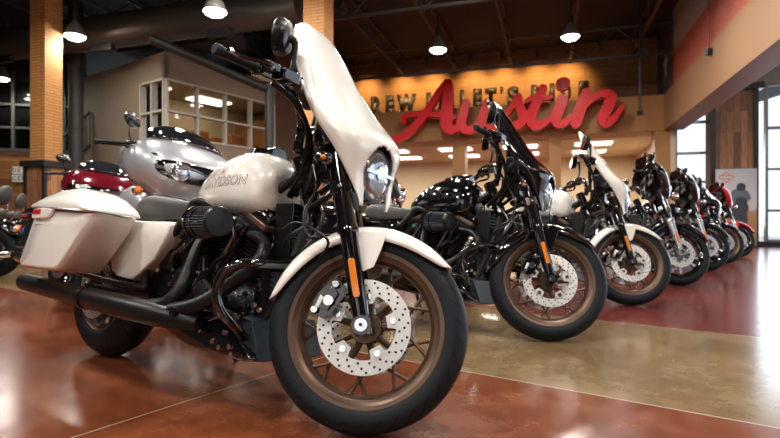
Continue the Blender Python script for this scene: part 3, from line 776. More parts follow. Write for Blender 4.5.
glyph([([(543, 90), (538.5, 100), (533.5, 111), (531, 120), (534.5, 126), (542, 125.5), (550, 120)], [8.5, 9, 9.5, 10, 9, 7, 5]), ([(526.5, 103), (532, 99.5), (541, 99.5), (551, 98)], [4, 5.5, 5.5, 4])])
glyph([([(562.5, 100), (559.5, 109), (556, 118), (558, 124.5), (564, 124), (571, 117.5)], [10, 10.5, 10.5, 9, 7, 5]), ([(562, 85.5), (563.4, 85.2)], [12.5, 12.5])])
glyph([([(586, 95), (582, 105), (578, 116), (575.5, 124)], [10.5, 10.5, 10.5, 10]), ([(578, 117), (586, 106), (596, 97.5), (604, 94.5)], [4.5, 5, 6, 7]), ([(605, 95), (610, 99), (607.5, 108), (602.5, 118), (605, 124), (612, 120.5), (618, 113), (622, 107)], [8.5, 10.5, 10, 10, 8.5, 6.5, 4.5, 3])])
tag(sn, 'large glossy red script sign reading Austin mounted on the ochre fascia', 'sign')

# ================================================================== MOTORCYCLES
WB = 1.609; RW = .33; LEAN = R(8.5); STEER = R(29.4); RAKE = R(18); HEAD = R(-34.9); PITCH = R(.35)
AX = V((-sin(RAKE), 0, cos(RAKE))); PIV = V((WB + .04 + RW * tan(RAKE), 0, 0))
RS = Matrix.Rotation(STEER, 3, AX)
def ST(q): return RS @ (V(q) - PIV) + PIV            # turns a point with the handlebar
def S(): return M(ST)
FA = V((WB, 0, RW))                                    # front axle before steering
Y = V((0, 1, 0)); X_ = V((1, 0, 0))
def sgn_pair(): return (-1, 1)

def tyre(mk, c, Ro, half, rim, parent):
    h = half
    prof = [(rim, -h * .82), (rim + .012, -h * .95), (Ro - h * .86, -h * 1.0), (Ro - h * .56, -h * .95), (Ro - h * .31, -h * .77), (Ro - h * .13, -h * .52), (Ro - h * .03, -h * .25), (Ro, 0)]
    prof = prof + [(r, -y) for r, y in prof[-2::-1]]
    m = mk(); m.lathe(prof, c, Y, 72, uv=True); return m.build('tyre', RUBBER, parent, ang=60)
def rim_part(mk, c, rim, half, mt, parent, lip=.014):
    h = half * .80
    prof = [(rim - .006, -h + .004), (rim + lip, -h - .002), (rim + lip + .001, -h - .006), (rim + lip - .004, -h - .009), (rim - .002, -h - .007), (rim - .012, -h + .001), (rim - .020, -h + .004), (rim - .030, -h + .018), (rim - .033, 0)]
    prof = prof + [(r, -y) for r, y in prof[-2::-1]] 
    prof.append(prof[0])
    m = mk(); m.lathe(prof, c, Y, 72); return m.build('rim', mt, parent, ang=28)
def disc(mk, c, y, parent, ro=.15, ri=.104, mt=None, tabs=5):
    m = mk(); s_ = -1 if y < 0 else 1
    m.lathe([(ri, y - .0025), (ro, y - .0025), (ro, y + .0025), (ri, y + .0025), (ri, y - .0025)], c, Y, 60)
    for k in range(tabs):
        a = 2 * pi * k / tabs + .32; u = V((cos(a), 0, sin(a))); w_ = V((-sin(a), 0, cos(a)))
        p = c + Y * (y - .0025)
        m.loft([[p + u * r + w_ * q + Y * dy for r, q in ((ri + .006, .036), (.094, .024), (.074, .018), (.074, -.018), (.094, -.024), (ri + .006, -.036))] for dy in (0, .005)])
    m.mi = 1
    for k in range(60):
        a = 2 * pi * k / 60; r = (ri + .010, (ri + ro) / 2 + .002, ro - .009)[k % 3]
        p = c + V((cos(a) * r, y, sin(a) * r)); m.tube([p - Y * .0031, p + Y * .0031], .0042, 8)
    m.mi = 2
    for k in range(tabs):
        a = 2 * pi * k / tabs + .32; p = c + V((cos(a) * .094, y + s_ * .001, sin(a) * .094)); m.bolt(p, Y * s_, .0105, .007, 10); m.bolt(p + Y * s_ * .006, Y * s_, .006, .004, 6)
    return m.build('brake_disc', [mt or STEEL, DARKHOLE, CHROME], parent)
def wheel(name, root, mk, c, Ro, half, rim, style, right_disc=True, left_disc=True, dr=.15):
    mt = BRONZE if style == 'laced' else (MACH if style == 'cast' else BLACKM)
    w_ = empty_child(name, root)
    tyre(mk, c, Ro, half, rim, w_); rim_part(mk, c, rim, half, mt if style != 'cast' else BLACKP, w_)
    m = mk(); hw = half + .012
    if style in ('laced', 'dark'):
        n = 9 if style == 'laced' else 7
        for k in range(n):
            a0 = 2 * pi * k / n + .18; re = rim - .030; rs = .115 * rim / .2425; half_a = pi / n
            u = V((cos(a0), 0, sin(a0)))
            m.tube([c + u * .03, c + u * rs], [.014, .0095], 8)
            for s_ in (-1, 1):
                a2 = a0 + s_ * (half_a + R(7)); p = c + u * (rs - .006); q = c + V((cos(a2) * re, s_ * .007, sin(a2) * re))
                m.tube([p, p.lerp(q, .5) + Y * s_ * .006, q.lerp(p, .16), q], [.0075, .0056, .0056, .0085], 8)
        m.lathe([(.0, -hw + .02), (.050, -hw + .02), (.052, -hw + .03), (.032, -hw + .045), (.032, hw - .045), (.052, hw - .03), (.050, hw - .02), (0, hw - .02)], c, Y, 24)
    else:
        n = 10 
        for k in range(n):
            a0 = 2 * pi * k / n + (.10 if k % 2 else -.10)
            u = V((cos(a0), 0, sin(a0))); t = V((-sin(a0), 0, cos(a0)))
            m.loft([[c + u * r + t * a * w2 + Y * b * h2 for a, b in ((-1, -1), (1, -1), (1, 1), (-1, 1))] for r, w2, h2 in ((.04, .018, .030), (.12, .011, .024), (rim - .028, .010, .016))])
        m.lathe([(.0, -hw + .02), (.062, -hw + .02), (.066, -hw + .035), (.045, 0), (.066, hw - .035), (.062, hw - .02), (0, hw - .02)], c, Y, 24)
    m.build('spokes', mt, w_)
    if right_disc: disc(mk, c, -half - .022, w_, dr)
    if left_disc: disc(mk, c, half + .022, w_, dr)
    return w_
def empty_child(name, root):
    o = bpy.data.objects.new(name, None); COL.objects.link(o); o.parent = root; o.empty_display_size = .05; return o
MACH = mat('machined_black_cast', (.30, .30, .31), .22, .9)

def arc_fender(mk, c, a0, a1, secs, n=40, tip0=.3, tip1=.3):
    """secs: (r, lateral) from the right lower edge over the crown to the left; fender swept round the axle from a0 to a1"""
    m = mk(); loops = []
    for i in range(n + 1):
        t = i / n; a = R(a0 + (a1 - a0) * t)
        k = 1.0
        if t < tip0: k = min(k, math.sqrt(max(0, 1 - (1 - t / tip0) ** 2)) * .88 + .12)
        if t > 1 - tip1: k = min(k, math.sqrt(max(0, 1 - (1 - (1 - t) / tip1) ** 2)) * .88 + .12)
        rc = max(r for r, y in secs)
        lp_ = []
        for r, y in secs:
            rr = rc - (rc - r) * (1 if k > .99 else k); lp_.append(c + V((cos(a) * rr, y * (1 - (1 - k) * .45), sin(a) * rr)))
        loops.append(lp_)
    m.loft(loops, closed=False, caps=False); return m
def front_fender(root, paint, c=FA, a0=42, a1=172, dr=-.013):
    secs = [(.296 + dr, -.082), (.312 + dr, -.081), (.332 + dr, -.072), (.346 + dr, -.052), (.353 + dr, -.026), (.355 + dr, 0), (.353 + dr, .026), (.346 + dr, .052), (.332 + dr, .072), (.312 + dr, .081), (.296 + dr, .082)]
    m = arc_fender(S, c, a0, a1, secs); f = m.build('front_fender', paint, root, ang=60, solid=.004)
    for s_ in sgn_pair():
        m = S(); o = c + Y * s_ * .084
        m.prism([(-.075, .30), (.03, .31), (.02, .25), (.004, .19), (-.03, .17), (-.055, .21), (-.09, .25)], o, X_, Z, Y * s_ * .006); m.build('fender_bracket', paint, f, bevel=.002)
    return f
def caliper(root, c=FA, y=-.105, cream=True):
    s_ = -1 if y < 0 else 1
    m = S(); o = c + Y * (y - s_ * .02)
    # runs along the disc behind the fork
    def pt(r, a): return (r * cos(R(a)), r * sin(R(a)))
    poly = [pt(.168, 172), pt(.172, 160), pt(.172, 145), pt(.165, 128), pt(.135, 122), pt(.105, 130), pt(.098, 150), pt(.104, 170), pt(.13, 178)]
    m.prism(poly, o, X_, Z, Y * s_ * .040)
    poly2 = [pt(.155, 168), pt(.158, 150), pt(.15, 134), pt(.12, 136), pt(.115, 165)]
    m.prism(poly2, o + Y * s_ * .040, X_, Z, Y * s_ * .012)
    m.mi = 1
    for r, a, q in ((.155, 170, .011), (.15, 131, .011), (.128, 152, .017)): m.bolt(o + V((*[pt(r, a)[0], 0], pt(r, a)[1])) + Y * s_ * .05, Y * s_, q, .008, 14)
    m.mi = 2; poly3 = [pt(.157, 166), pt(.160, 152), pt(.146, 152), pt(.144, 166)]; m.prism(poly3, o + Y * s_ * .052, X_, Z, Y * s_ * .002)
    m.build('brake_caliper', [BLACKP, CHROME, STEEL], root, bevel=.003)
def fork(root, fm, y0=.105, L_=.70, style='black'):
    for s_ in sgn_pair():
        a = FA + Y * s_ * y0 - AX * .03
        m = S()
        if style == 'black':
            m.tube([a, a + AX * .02, a + AX * .06, a + AX * .12, a + AX * .33, a + AX * .335, a + AX * .35, a + AX * .36, a + AX * .62], [.026, .030, .026, .029, .029, .036, .036, .033, .033], 20)
        else:
            m.tube([a, a + AX * .02, a + AX * .07, a + AX * .14, a + AX * .36, a + AX * .365, a + AX * .39], [.022, .030, .024, .030, .036, .040, .036], 20)
        m.tube([FA + Y * s_ * (y0 - .03), FA + Y * s_ * (y0 + .028)], .030, 20)
        f = m.build('fork_leg', fm, root)
        m = S(); m.tube([FA + Y * s_ * (y0 + .020), FA + Y * s_ * (y0 + .036)], .020, 14); m.tube([FA + Y * s_ * (y0 + .034), FA + Y * s_ * (y0 + .040)], .011, 10)
        m.mi = 1; m.tube([FA + Y * s_ * (y0 + .040), FA + Y * s_ * (y0 + .041)], .006, 8); m.build('axle_nut', [CHROME, DARKHOLE], f)
        if style != 'black':
            m = S(); m.cyl(a + AX * .39, a + AX * .68, .026, 18); m.build('fork_tube', BLACKP, f)
            m = S(); m.tube([a + AX * .50, a + AX * .70], .034, 18); m.build('fork_shroud', BLACKP, f)
        m = S(); o = a + Y * s_ * .029 + AX * .115; w_ = AX.cross(Y)
        m.loft([[o + AX * p + w_ * q + Y * s_ * d for p, q in ((0, -.008), (.010, -.011), (.118, -.011), (.126, -.007), (.126, .007), (.118, .011), (.010, .011), (0, .008))] for d in (-.006, .006)])
        m.build('reflector', AMBER, f, bevel=.002)
    for z, th in ((.64, .04), (.46, .05)):
        m = S(); c = FA + AX * z - Y * 0
        bk = AX.cross(Y).normalized() * -1
        m.loft([[c + Y * y + bk * -x + AX * dz for x, y in ((-.035, -.13), (.035, -.14), (.045, 0), (.035, .14), (-.035, .13), (-.07, .04), (-.07, -.04))] for dz in (-th / 2, th / 2)])
        m.mi = 1
        for s_ in sgn_pair(): m.bolt(c + Y * s_ * .115 + AX * th / 2, AX, .014, .008, 6); m.bolt(c + Y * s_ * .138, Y * s_, .009, .008, 8)
        m.build('triple_clamp', [BLACKP, CHROME], root, bevel=.004)
def handlebar(root, pts, mirrors='round'):
    """pts right-hand half from the clamp out to the grip end"""
    for s_ in sgn_pair():
        q = [V((p[0], p[1] * -s_, p[2])) for p in pts]
        m = S(); m.tube(q[:-1] + [q[-1]], .0145, 12, 5); b = m.build('handlebar', BLACKP, root)
        e = q[-1]; d = (q[-1] - q[-2]).normalized(); i = q[-2]
        m = S(); L_ = (e - i).length; m.tube([i, i + d * .004, i + d * .008, e - d * .012, e - d * .010, e + d * .006, e + d * .012], [.021, .021, .0165, .0165, .019, .019, .014], 18); m.build('grip', RUBBG, b)
        m = S(); c = i - d * .035; sd = X_ - d * X_.dot(d); sd.normalize(); up = d.cross(sd); up = up if up.z > 0 else -up
        m.box(c, (.075, .045, .05), Matrix((d, sd, up)).transposed()); m.box(c + sd * .035 + up * .012, (.055, .03, .03), Matrix((d, sd, up)).transposed())
        m.box(c - d * .075 + sd * .030 + up * .004, (.075, .05, .042), Matrix((d, sd, up)).transposed())
        m.build('switch_housing', BLACKP, b, bevel=.006)
        m = S(); l0 = c + sd * .045; m.tube([l0, l0 + d * .05 + sd * .028, e - d * .06 + sd * .038, e - d * .005 + sd * .045], [.009, .0085, .006, .007], 8, 4); m.build('lever', BLACKP, b)
        m = S(); m.mi = 0; m.bolt(c + up * .024 - d * .01, up, .006, .004, 6); m.bolt(c - d * .08 + up * .024, up, .006, .004, 6); m.build('screw', CHROME, b)
        if mirrors == 'round':
            m = S(); t = MIR(s_); m.tube([V((1.225, s_ * .19, 1.10)), V((1.235, s_ * .175, 1.17)), t + V((.052, -s_ * .02, -.04)), t + V((.045, -s_ * .012, -.005)), t + X_ * .012], [.007, .008, .010, .013, .020], 10, 4)
            n_ = V((-1, s_ * .06, .05)).normalized()
            m.tube([t - n_ * .034, t - n_ * .028, t - n_ * .010, t + n_ * .008, t + n_ * .014], [.034, .054, .064, .066, .062], 24)
            mm = m.build('mirror', BLACKM, root)
            m = S(); m.tube([t + n_ * .0141, t + n_ * .0148], .055, 24); m.build('mirror_glass', REFL, mm)
        elif mirrors == 'oval':
            m = S(); t = c + V((.03, s_ * .10, .13)); m.tube([c + up * .01, c + up * .06 + Y * s_ * .03, t], .006, 8, 5); m.ell(t, (.03, .085, .045)); m.build('mirror', BLACKP, root)
    m = S(); c = V(pts[0]); c.y = 0; m.tube([V((pts[0][0], -abs(pts[0][1]), pts[0][2])), V((pts[0][0], abs(pts[0][1]), pts[0][2]))], .0145, 12)
    for s_ in sgn_pair(): m.box(c + Y * s_ * .045, (.04, .03, .045)); m.box(c + Y * s_ * .045 - Z * .05, (.035, .03, .09))
    m.build('riser', BLACKP, root, bevel=.006)
def MIR(s_): return V((1.180, s_ * .20, 1.270))
def cables(root, n=5, seed=3):
    rnd = random.Random(seed)
    for k in range(n):
        s_ = -1 if k % 3 else 1; y = s_ * (.05 + .05 * rnd.random())
        p = [V((1.19, s_ * .22, 1.075)), V((1.24 + .02 * k / n, s_ * .15, 1.06)), V((1.30, y * 1.2, .99)), V((1.305 + .02 * rnd.random(), y, .90)), V((1.285 + .02 * rnd.random(), y * .9, .83)), V((1.22, y * .6, .77))]
        m = S() if k < 0 else M(lambda q: ST(q) if q.z > .95 else V(q).lerp(ST(q), max(0, (q.z - .74) / .21)))
        m.tube(p, .0055 + .002 * (k % 2), 8, 6); m.build('cable', BLACKM, root)
def signal(root, y=.17, z=.845, x=1.405, lens=None):
    for s_ in sgn_pair():
        m = S(); c = V((x, s_ * y, z)); m.tube([c + V((-.0, -s_ * .06, -.01)), c], .008, 8); m.ell(c, (.032, .030, .022)); 
        m.mi = 1; m.tube([c + X_ * .016, c + X_ * .029], [.021, .012], 14); m.mi = 2; m.ell(c + V((.004, s_ * .020, -.004)), (.012, .012, .010), None, 10, 6)
        m.build('turn_signal', [BLACKP, lens or LENS, AMBER], root)

def tank(root, paint, logo=True, dx=0, dz=0, sc=1):
    T = [(.585, .752, .805, .045), (.63, .735, .835, .075), (.70, .722, .872, .105), (.79, .712, .912, .130), (.89, .702, .945, .147), (1.00, .696, .965, .157), (1.10, .692, .970, .158), (1.19, .690, .962, .150), (1.25, .693, .948, .138), (1.295, .715, .925, .118), (1.325, .755, .900, .090), (1.340, .79, .875, .055)]
    loops = []
    n = 32
    for x, zb, zt, hw in T:
        x = .645 + (x - .585) * .68
        lp_ = []; zc = zb + (zt - zb) * .42
        for k in range(n):
            a = 2 * pi * k / n; ca, sa = cos(a), sin(a)
            y = hw * math.copysign(abs(ca) ** .80, ca)
            z = zc + ((zt - zc) if sa > 0 else (zc - zb)) * math.copysign(abs(sa) ** (.92 if sa > 0 else .72), sa)
            lp_.append(V((x + dx, y, z + dz)))
        loops.append(lp_)
    m = M(); m.loft(loops); t = m.build('fuel_tank', paint, root, ang=80, subsurf=1)
    m = M(); m.tube([(.99 + dx, 0, .955 + dz), (.99 + dx, 0, .980 + dz)], [.062, .055], 24); m.tube([(.99 + dx, 0, .980 + dz), (.99 + dx, 0, .986 + dz)], .040, 20)
    m.tube([(.90 + dx, 0, .935 + dz), (1.08 + dx, 0, .955 + dz)], [.045, .04], 16); m.build('tank_console', BLACKP, t)
    if logo:
        dg = bpy.context.evaluated_depsgraph_get(); dg.update(); bv = BVHTree.FromObject(t, dg)
        mm = M()
        for (txt, size, cx, cz, sh, rot, sx) in (('Harley-', .060, .885, .868, .45, .10, 1.12), ('DAVIDSON', .056, .935, .822, .12, .04, .95)):
            for side in (-1, 1):
                mm = M()
                for off, lift, mi in ((.0017, .0010, 0), (-.0004, .0018, 1)):
                    vs, fs = text_mesh(txt, size, off, 0, sx, sh); out = []; ok = True
                    for v in vs:
                        px = v.x * cos(rot) - v.y * sin(rot); pz = v.x * sin(rot) + v.y * cos(rot)
                        X0 = cx + dx + px * -side; Z0 = cz + dz + pz * 1 + (0 if side < 0 else -2 * 0)
                        h = bv.ray_cast(V((X0, side * .5, Z0)), V((0, -side, 0)))
                        q = h[0] if h[0] else V((X0, side * .12, Z0)); out.append(q + V((0, side * lift, 0)))
                    mm.mi = mi; mm.add(out, fs)
                mm.build('tank_script', [OUTLINE, paint], t)
    return t
def seat(root, style='solo'):
    if style == 'solo':
        secs = [(.255, .715, .02, .07), (.262, .740, .060, .11), (.285, .768, .095, .13), (.33, .793, .125, .142), (.39, .808, .138, .148), (.46, .805, .138, .148), (.53, .790, .115, .138), (.59, .778, .092, .118), (.65, .772, .070, .092), (.71, .772, .052, .070), (.76, .778, .035, .055)]
    else:
        secs = [(-.15, .80, .05, .07), (-.12, .83, .09, .12), (0, .84, .10, .14), (.12, .82, .10, .15), (.18, .80, .10, .155), (.24, .765, .085, .16), (.35, .745, .075, .165), (.5, .735, .07, .15), (.62, .742, .06, .11), (.72, .765, .055, .075), (.78, .785, .03, .05)]
    loops = []; n = 28
    for x, zt, th, hw in secs:
        lp_ = []
        for k in range(n):
            a = 2 * pi * k / n; ca, sa = cos(a), sin(a)
            y = hw * math.copysign(abs(ca) ** .6, ca); z = zt - th / 2 + th / 2 * math.copysign(abs(sa) ** .75, sa)
            if sa > 0: z -= .018 * max(0, 1 - (y / hw) ** 2 * 1.2) * (1 if .3 < x < .7 else .4)
            lp_.append(V((x, y, z - (.03 * (abs(y) / hw) ** 2 if sa < 0 else 0))))
        loops.append(lp_)
    m = M(); m.loft(loops); s_ = m.build('seat', LEATHER, root, ang=80, subsurf=1)
    if style == 'solo':
        m = M(); a = [V((.31, y * .085, .772 - .0 + .004)) for y in (-1, 1)]
        pts = [(.32, -.07, .790), (.38, -.105, .795), (.47, -.108, .788), (.55, -.07, .776), (.575, 0, .762), (.55, .07, .776), (.47, .108, .788), (.38, .105, .795), (.32, .07, .790), (.31, 0, .780)]
        m.tube(pts, .004, 6, 4, closed=True); m.build('seat_piping', LEATHER, s_)
    return s_
def side_covers(root, paint):
    for s_ in sgn_pair():
        def P(x, z, y): return V((x, s_ * y, z))
        loops = []
        out = [(.22, .655), (.19, .53), (.165, .515), (.19, .425), (.24, .402), (.375, .395), (.42, .42), (.53, .495), (.625, .60), (.648, .648), (.635, .662), (.24, .664)]
        c = (.41, .54)
        for f_, y in ((1, .08), (1, .130), (.985, .142), (.95, .148), (.5, .153)):
            loops.append([P(c[0] + (x - c[0]) * f_, c[1] + (z - c[1]) * f_, y + (.012 if z > .50 and f_ < .99 else 0)) for x, z in out])
        m = M(); m.loft(loops); m.build('side_cover', paint, root, ang=50, bevel=.003)
def saddlebags(root, paint, stock=False):
    for s_ in sgn_pair():
        def P(x, z, y): return V((x, s_ * y, z))
        body = [(-.232, .422), (-.210, .402), (.0, .400), (.165, .406), (.205, .424), (.305, .52), (.385, .60), (.418, .645), (.425, .668), (.30, .672), (-.110, .690), (-.130, .680)]
        loops = []; c = (.12, .56)
        for f_, y in ((.97, .19), (1, .205), (1, .330), (.99, .352), (.965, .370), (.90, .382), (.4, .390)):
            loops.append([P(c[0] + (x - c[0]) * f_, c[1] + (z - c[1]) * f_, y) for x, z in body])
        m = M(); m.loft(loops); b = m.build('saddlebag', paint, root, ang=40, bevel=.004)
        # lid
        lid = [(-.140, .691, .698), (-.118, .691, .742), (-.06, .689, .772), (.05, .685, .790), (.16, .681, .790), (.27, .676, .774), (.35, .672, .747), (.405, .670, .712), (.432, .669, .680)]
        loops = []
        for x, zb, zt in lid:
            sec = [(.18, zb), (.395, zb), (.398, zb + (zt - zb) * .18), (.388, zb + (zt - zb) * .42), (.355, zb + (zt - zb) * .78), (.315, zb + (zt - zb) * .96), (.26, zt), (.21, zb + (zt - zb) * .95), (.18, zb + (zt - zb) * .7)]
            loops.append([P(x, z, y) for y, z in sec])
        m = M(); m.loft(loops); m.build('saddlebag_lid', paint, b, ang=50, subsurf=0, bevel=.003)
        m = M(); m.tube([P(-.133, .689, .392), P(.10, .682, .3985), P(.34, .671, .396), P(.410, .668, .36), P(.434, .667, .22)], .0045, 6); m.build('lid_seal', ALU, b)
        m = M(); m.loft([[P(x, z, y) for x, z in ((-.105, .645), (-.09, .632), (.055, .635), (.085, .652), (.105, .680), (.0, .686), (-.09, .680))] for y in (.385, .402)]); m.build('latch_housing', paint, b, bevel=.006)
        m = M(); m.loft([[P(x, z, y) for x, z in ((-.085, .654), (-.01, .656), (-.008, .677), (-.08, .675))] for y in (.40, .407)]); m.build('red_marker', REDL, b, bevel=.002)
        m = M(); m.loft([[P(x, z, y) for x, z in ((-.09, .610), (.08, .604), (.14, .613), (.08, .622), (-.08, .624))] for y in (.386, .3905)]); m.build('bag_crease', paint, b, bevel=.004)
def engine(root, side_detail=True):
    m = M(); c = V((.90, 0, .36))
    m.ell(c, (.20, .12, .135)); m.box((.78, 0, .37), (.34, .20, .20)); m.box((.96, 0, .27), (.40, .18, .10)); 
    e = m.build('crankcase', BLACKE, root, bevel=.012)
    for nm, base, tilt in (('front_cylinder', V((.94, 0, .45)), 27), ('rear_cylinder', V((.87, 0, .45)), -18)):
        d = V((sin(R(tilt)), 0, cos(R(tilt)))); t = V((d.z, 0, -d.x)); m = M(); f = M()
        m.cyl(base, base + d * .28, .062, 20)
        for k in range(11):
            p = base + d * (.035 + k * .0145); w_ = .088 if k < 9 else .095
            lp_ = [p + t * a * w_ + Y * b * .088 for a, b in ((-1, -.6), (-.7, -1), (.7, -1), (1, -.6), (1, .6), (.7, 1), (-.7, 1), (-1, .6))]
            m.loft([lp_, [q + d * .0045 for q in lp_]])
            lp2 = [p + d * .0012 + t * a * (w_ + .0012) + Y * b * .0892 for a, b in ((-1, -.6), (-.7, -1), (.7, -1), (1, -.6), (1, .6), (.7, 1), (-.7, 1), (-1, .6))]
            f.loft([lp2, [q + d * .0022 for q in lp2]])
        cy = m.build(nm, BLACKE, root); f.build('fin_edges', FINM, cy)
        m = M(); h = base + d * .195; Rm = Matrix((t, Y, d)).transposed()
        m.box(h + d * .035, (.19, .19, .07), Rm); rk = m.build('cylinder_head', BLACKE, cy, bevel=.008)
        m = M(); m.box(h + d * .076, (.205, .205, .026), Rm); m.build('rocker_band', BRONZE, cy, bevel=.006)
        m = M(); m.box(h + d * .105, (.19, .19, .034), Rm); m.box(h + d * .125 - Y * .05, (.10, .06, .02), Rm); m.build('rocker_cover', BLACKP, cy, bevel=.012)
        m = M()
        for a in (-.075, 0, .075):
            for b in (-.095, .095): m.bolt(h + d * .122 + t * a + Y * b * .8, d, .007, .008, 6); m.bolt(h + d * .03 + t * a + Y * b, Y * (1 if b > 0 else -1), .008, .010, 8)
        m.build('head_bolts', CHROME, cy)
    for k, (x0, x1) in enumerate(((.90, 1.005), (.945, 1.045), (.85, .80), (.88, .835))):
        m = M(); a = V((x0, -.115, .44)); b = V((x1, -.095, .66)); m.tube([a, a.lerp(b, .1), a.lerp(b, .12), a.lerp(b, .88), a.lerp(b, .9), b], [.014, .014, .0095, .0095, .013, .013], 10); m.build('pushrod_tube', BLACKP if k % 2 else FINM, root)
    # cam cover and other round covers on the right
    for nm, cx, cz, r, y, mt in (('cam_cover', .90, .385, .095, -.135, BLACKP), ('points_cover', .90, .385, .050, -.150, FRAMEG), ('starter_cover', .72, .42, .055, -.13, BLACKM), ('oil_filter', 1.13, .33, .036, -.11, BLACKP)):
        m = M(); m.lathe([(0, -.02), (r, -.02), (r, -.004), (r * .92, .006), (r * .6, .012), (0, .014)], (cx, y, cz), -Y, 28)
        m.mi = 1
        for k in range(5): a = 2 * pi * k / 5 + .3; m.bolt((cx + cos(a) * r * .8, y - .006, cz + sin(a) * r * .8), -Y, .006, .005, 6)
        m.build(nm, [mt, CHROME], root)
    m = M(); m.lathe([(0, -.02), (.10, -.02), (.10, .02), (.085, .03), (0, .035)], (.84, .15, .36), Y, 28); m.box((.99, .13, .34), (.36, .07, .17)); m.build('primary_cover', BLACKP, root, bevel=.01)
    # clutter: hoses, fittings and bolts in the gaps
    rnd = random.Random(11)
    for k in range(9):
        x = .62 + .68 * rnd.random(); z = .36 + .22 * rnd.random(); y = -.06 - .09 * rnd.random()
        m = M(); m.tube([(x, y, z), (x + .05, y - .02, z + .05 * rnd.random()), (x + .10, y + .01, z + .09), (x + .12 * rnd.random(), y + .03, z + .17)], .006 + .004 * rnd.random(), 8, 4); m.build('hose', BLACKP if k % 2 else BLACKM, root)
    m = M()
    for k in range(26):
        x = .56 + .66 * rnd.random(); z = .27 + .20 * rnd.random(); m.bolt((x, -.12 - .03 * rnd.random(), z), -Y, .006 + .005 * rnd.random(), .010, 6 + 4 * (k % 2))
    m.build('chrome_bolts', CHROME, root)
    m = M(); m.box((1.17, 0, .42), (.05, .16, .26)); 
    for k in range(12): m.box((1.20, 0, .31 + k * .02), (.012, .15, .004))
    m.build('oil_cooler_core', BLACKM, root)
def air_cleaner(root, kind='heavy'):
    if kind == 'heavy':
        c = V((1.075, -.245, .650)); d = V((.98, -.2, 0)).normalized(); b = V((.90, -.17, .66))
        m = M(); m.tube([V((.93, -.05, .64)), V((.93, -.12, .65)), V((.915, -.17, .655))], [.045, .05, .055], 18)
        a = m.build('air_cleaner', BLACKP, root)
        m = M(); p0 = V((.900, -.205, .652)); p1 = c - d * .01
        k = 36; loops = []
        ax_ = (p1 - p0).normalized(); x, y = perp(ax_)
        for t, rr in ((0, .060), (1, .050)):
            loops.append([p0.lerp(p1, t) + (x * cos(2 * pi * j / (2 * k)) + y * sin(2 * pi * j / (2 * k))) * (rr + (.004 if j % 2 else -.002)) for j in range(2 * k)])
        m.loft(loops); m.build('filter_pleats', BLUEG, a)
        m = M(); m.tube([p1 - ax_ * .004, p1 + ax_ * .008, p1 + ax_ * .016, p1 + ax_ * .018], [.056, .058, .052, .03], 32); m.build('filter_cap', BLACKM, a)
        m = M(); m.tube([p0 - ax_ * .01, p0 + ax_ * .010], .066, 28); m.tube([p0 + ax_ * .05, p0 + ax_ * .056], .062, 28); m.build('filter_ring', BLACKP, a)
    else:
        m = M(); m.lathe([(0, -.05), (.085, -.05), (.10, -.02), (.10, 0), (.085, .015), (0, .02)], (.93, -.19, .64), -Y, 32); a = m.build('air_cleaner', BLACKP, root)
        m = M(); m.lathe([(.045, .0), (.05, .022), (0, .024)], (.93, -.19, .64), -Y, 24); m.build('trim_disc', CHROME, a)
def exhaust(root, mt=MATTE, tips=None):
    m = M(); m.tube([(1.06, -.08, .62), (1.16, -.11, .60), (1.22, -.15, .55), (1.18, -.18, .48), (1.09, -.20, .41), (1.00, -.235, .345), (.88, -.255, .31)], [.022, .023, .024, .025, .026, .028, .032], 16, 5); m.build('front_header_pipe', mt, root)
    m = M(); m.tube([(.80, -.08, .63), (.83, -.12, .605), (.848, -.16, .55), (.866, -.20, .46), (.87, -.23, .385), (.83, -.25, .33), (.74, -.262, .305)], [.022, .024, .025, .026, .028, .032, .038], 16, 5); m.build('rear_header_pipe', mt, root)
    m = M(); m.tube([(-.385, -.285, .327), (-.37, -.285, .327), (-.33, -.285, .326), (-.10, -.285, .320), (.26, -.285, .307), (.265, -.285, .307), (.60, -.28, .296), (.80, -.27, .290), (.93, -.25, .285), (1.0, -.22, .28)], [.030, .038, .043, .044, .044, .046, .047, .046, .036, .028], 22)
    mu = m.build('muffler', mt, root)
    m = M(); m.tube([(-.388, -.285, .327), (-.384, -.285, .327)], .026, 16); m.build('muffler_opening', DARKHOLE, mu)
    m = M(); m.tube([(.275, -.285, .307), (.305, -.285, .306)], .0505, 22); m.box((.29, -.285, .357), (.022, .03, .02)); m.build('muffler_clamp', BLACKM, mu)
    m = M(); m.tube([(-.385, .285, .327), (-.33, .285, .326), (.26, .285, .307), (.60, .28, .296), (.93, .22, .285)], [.038, .044, .044, .046, .03], 18); m.build('left_muffler', mt, root)
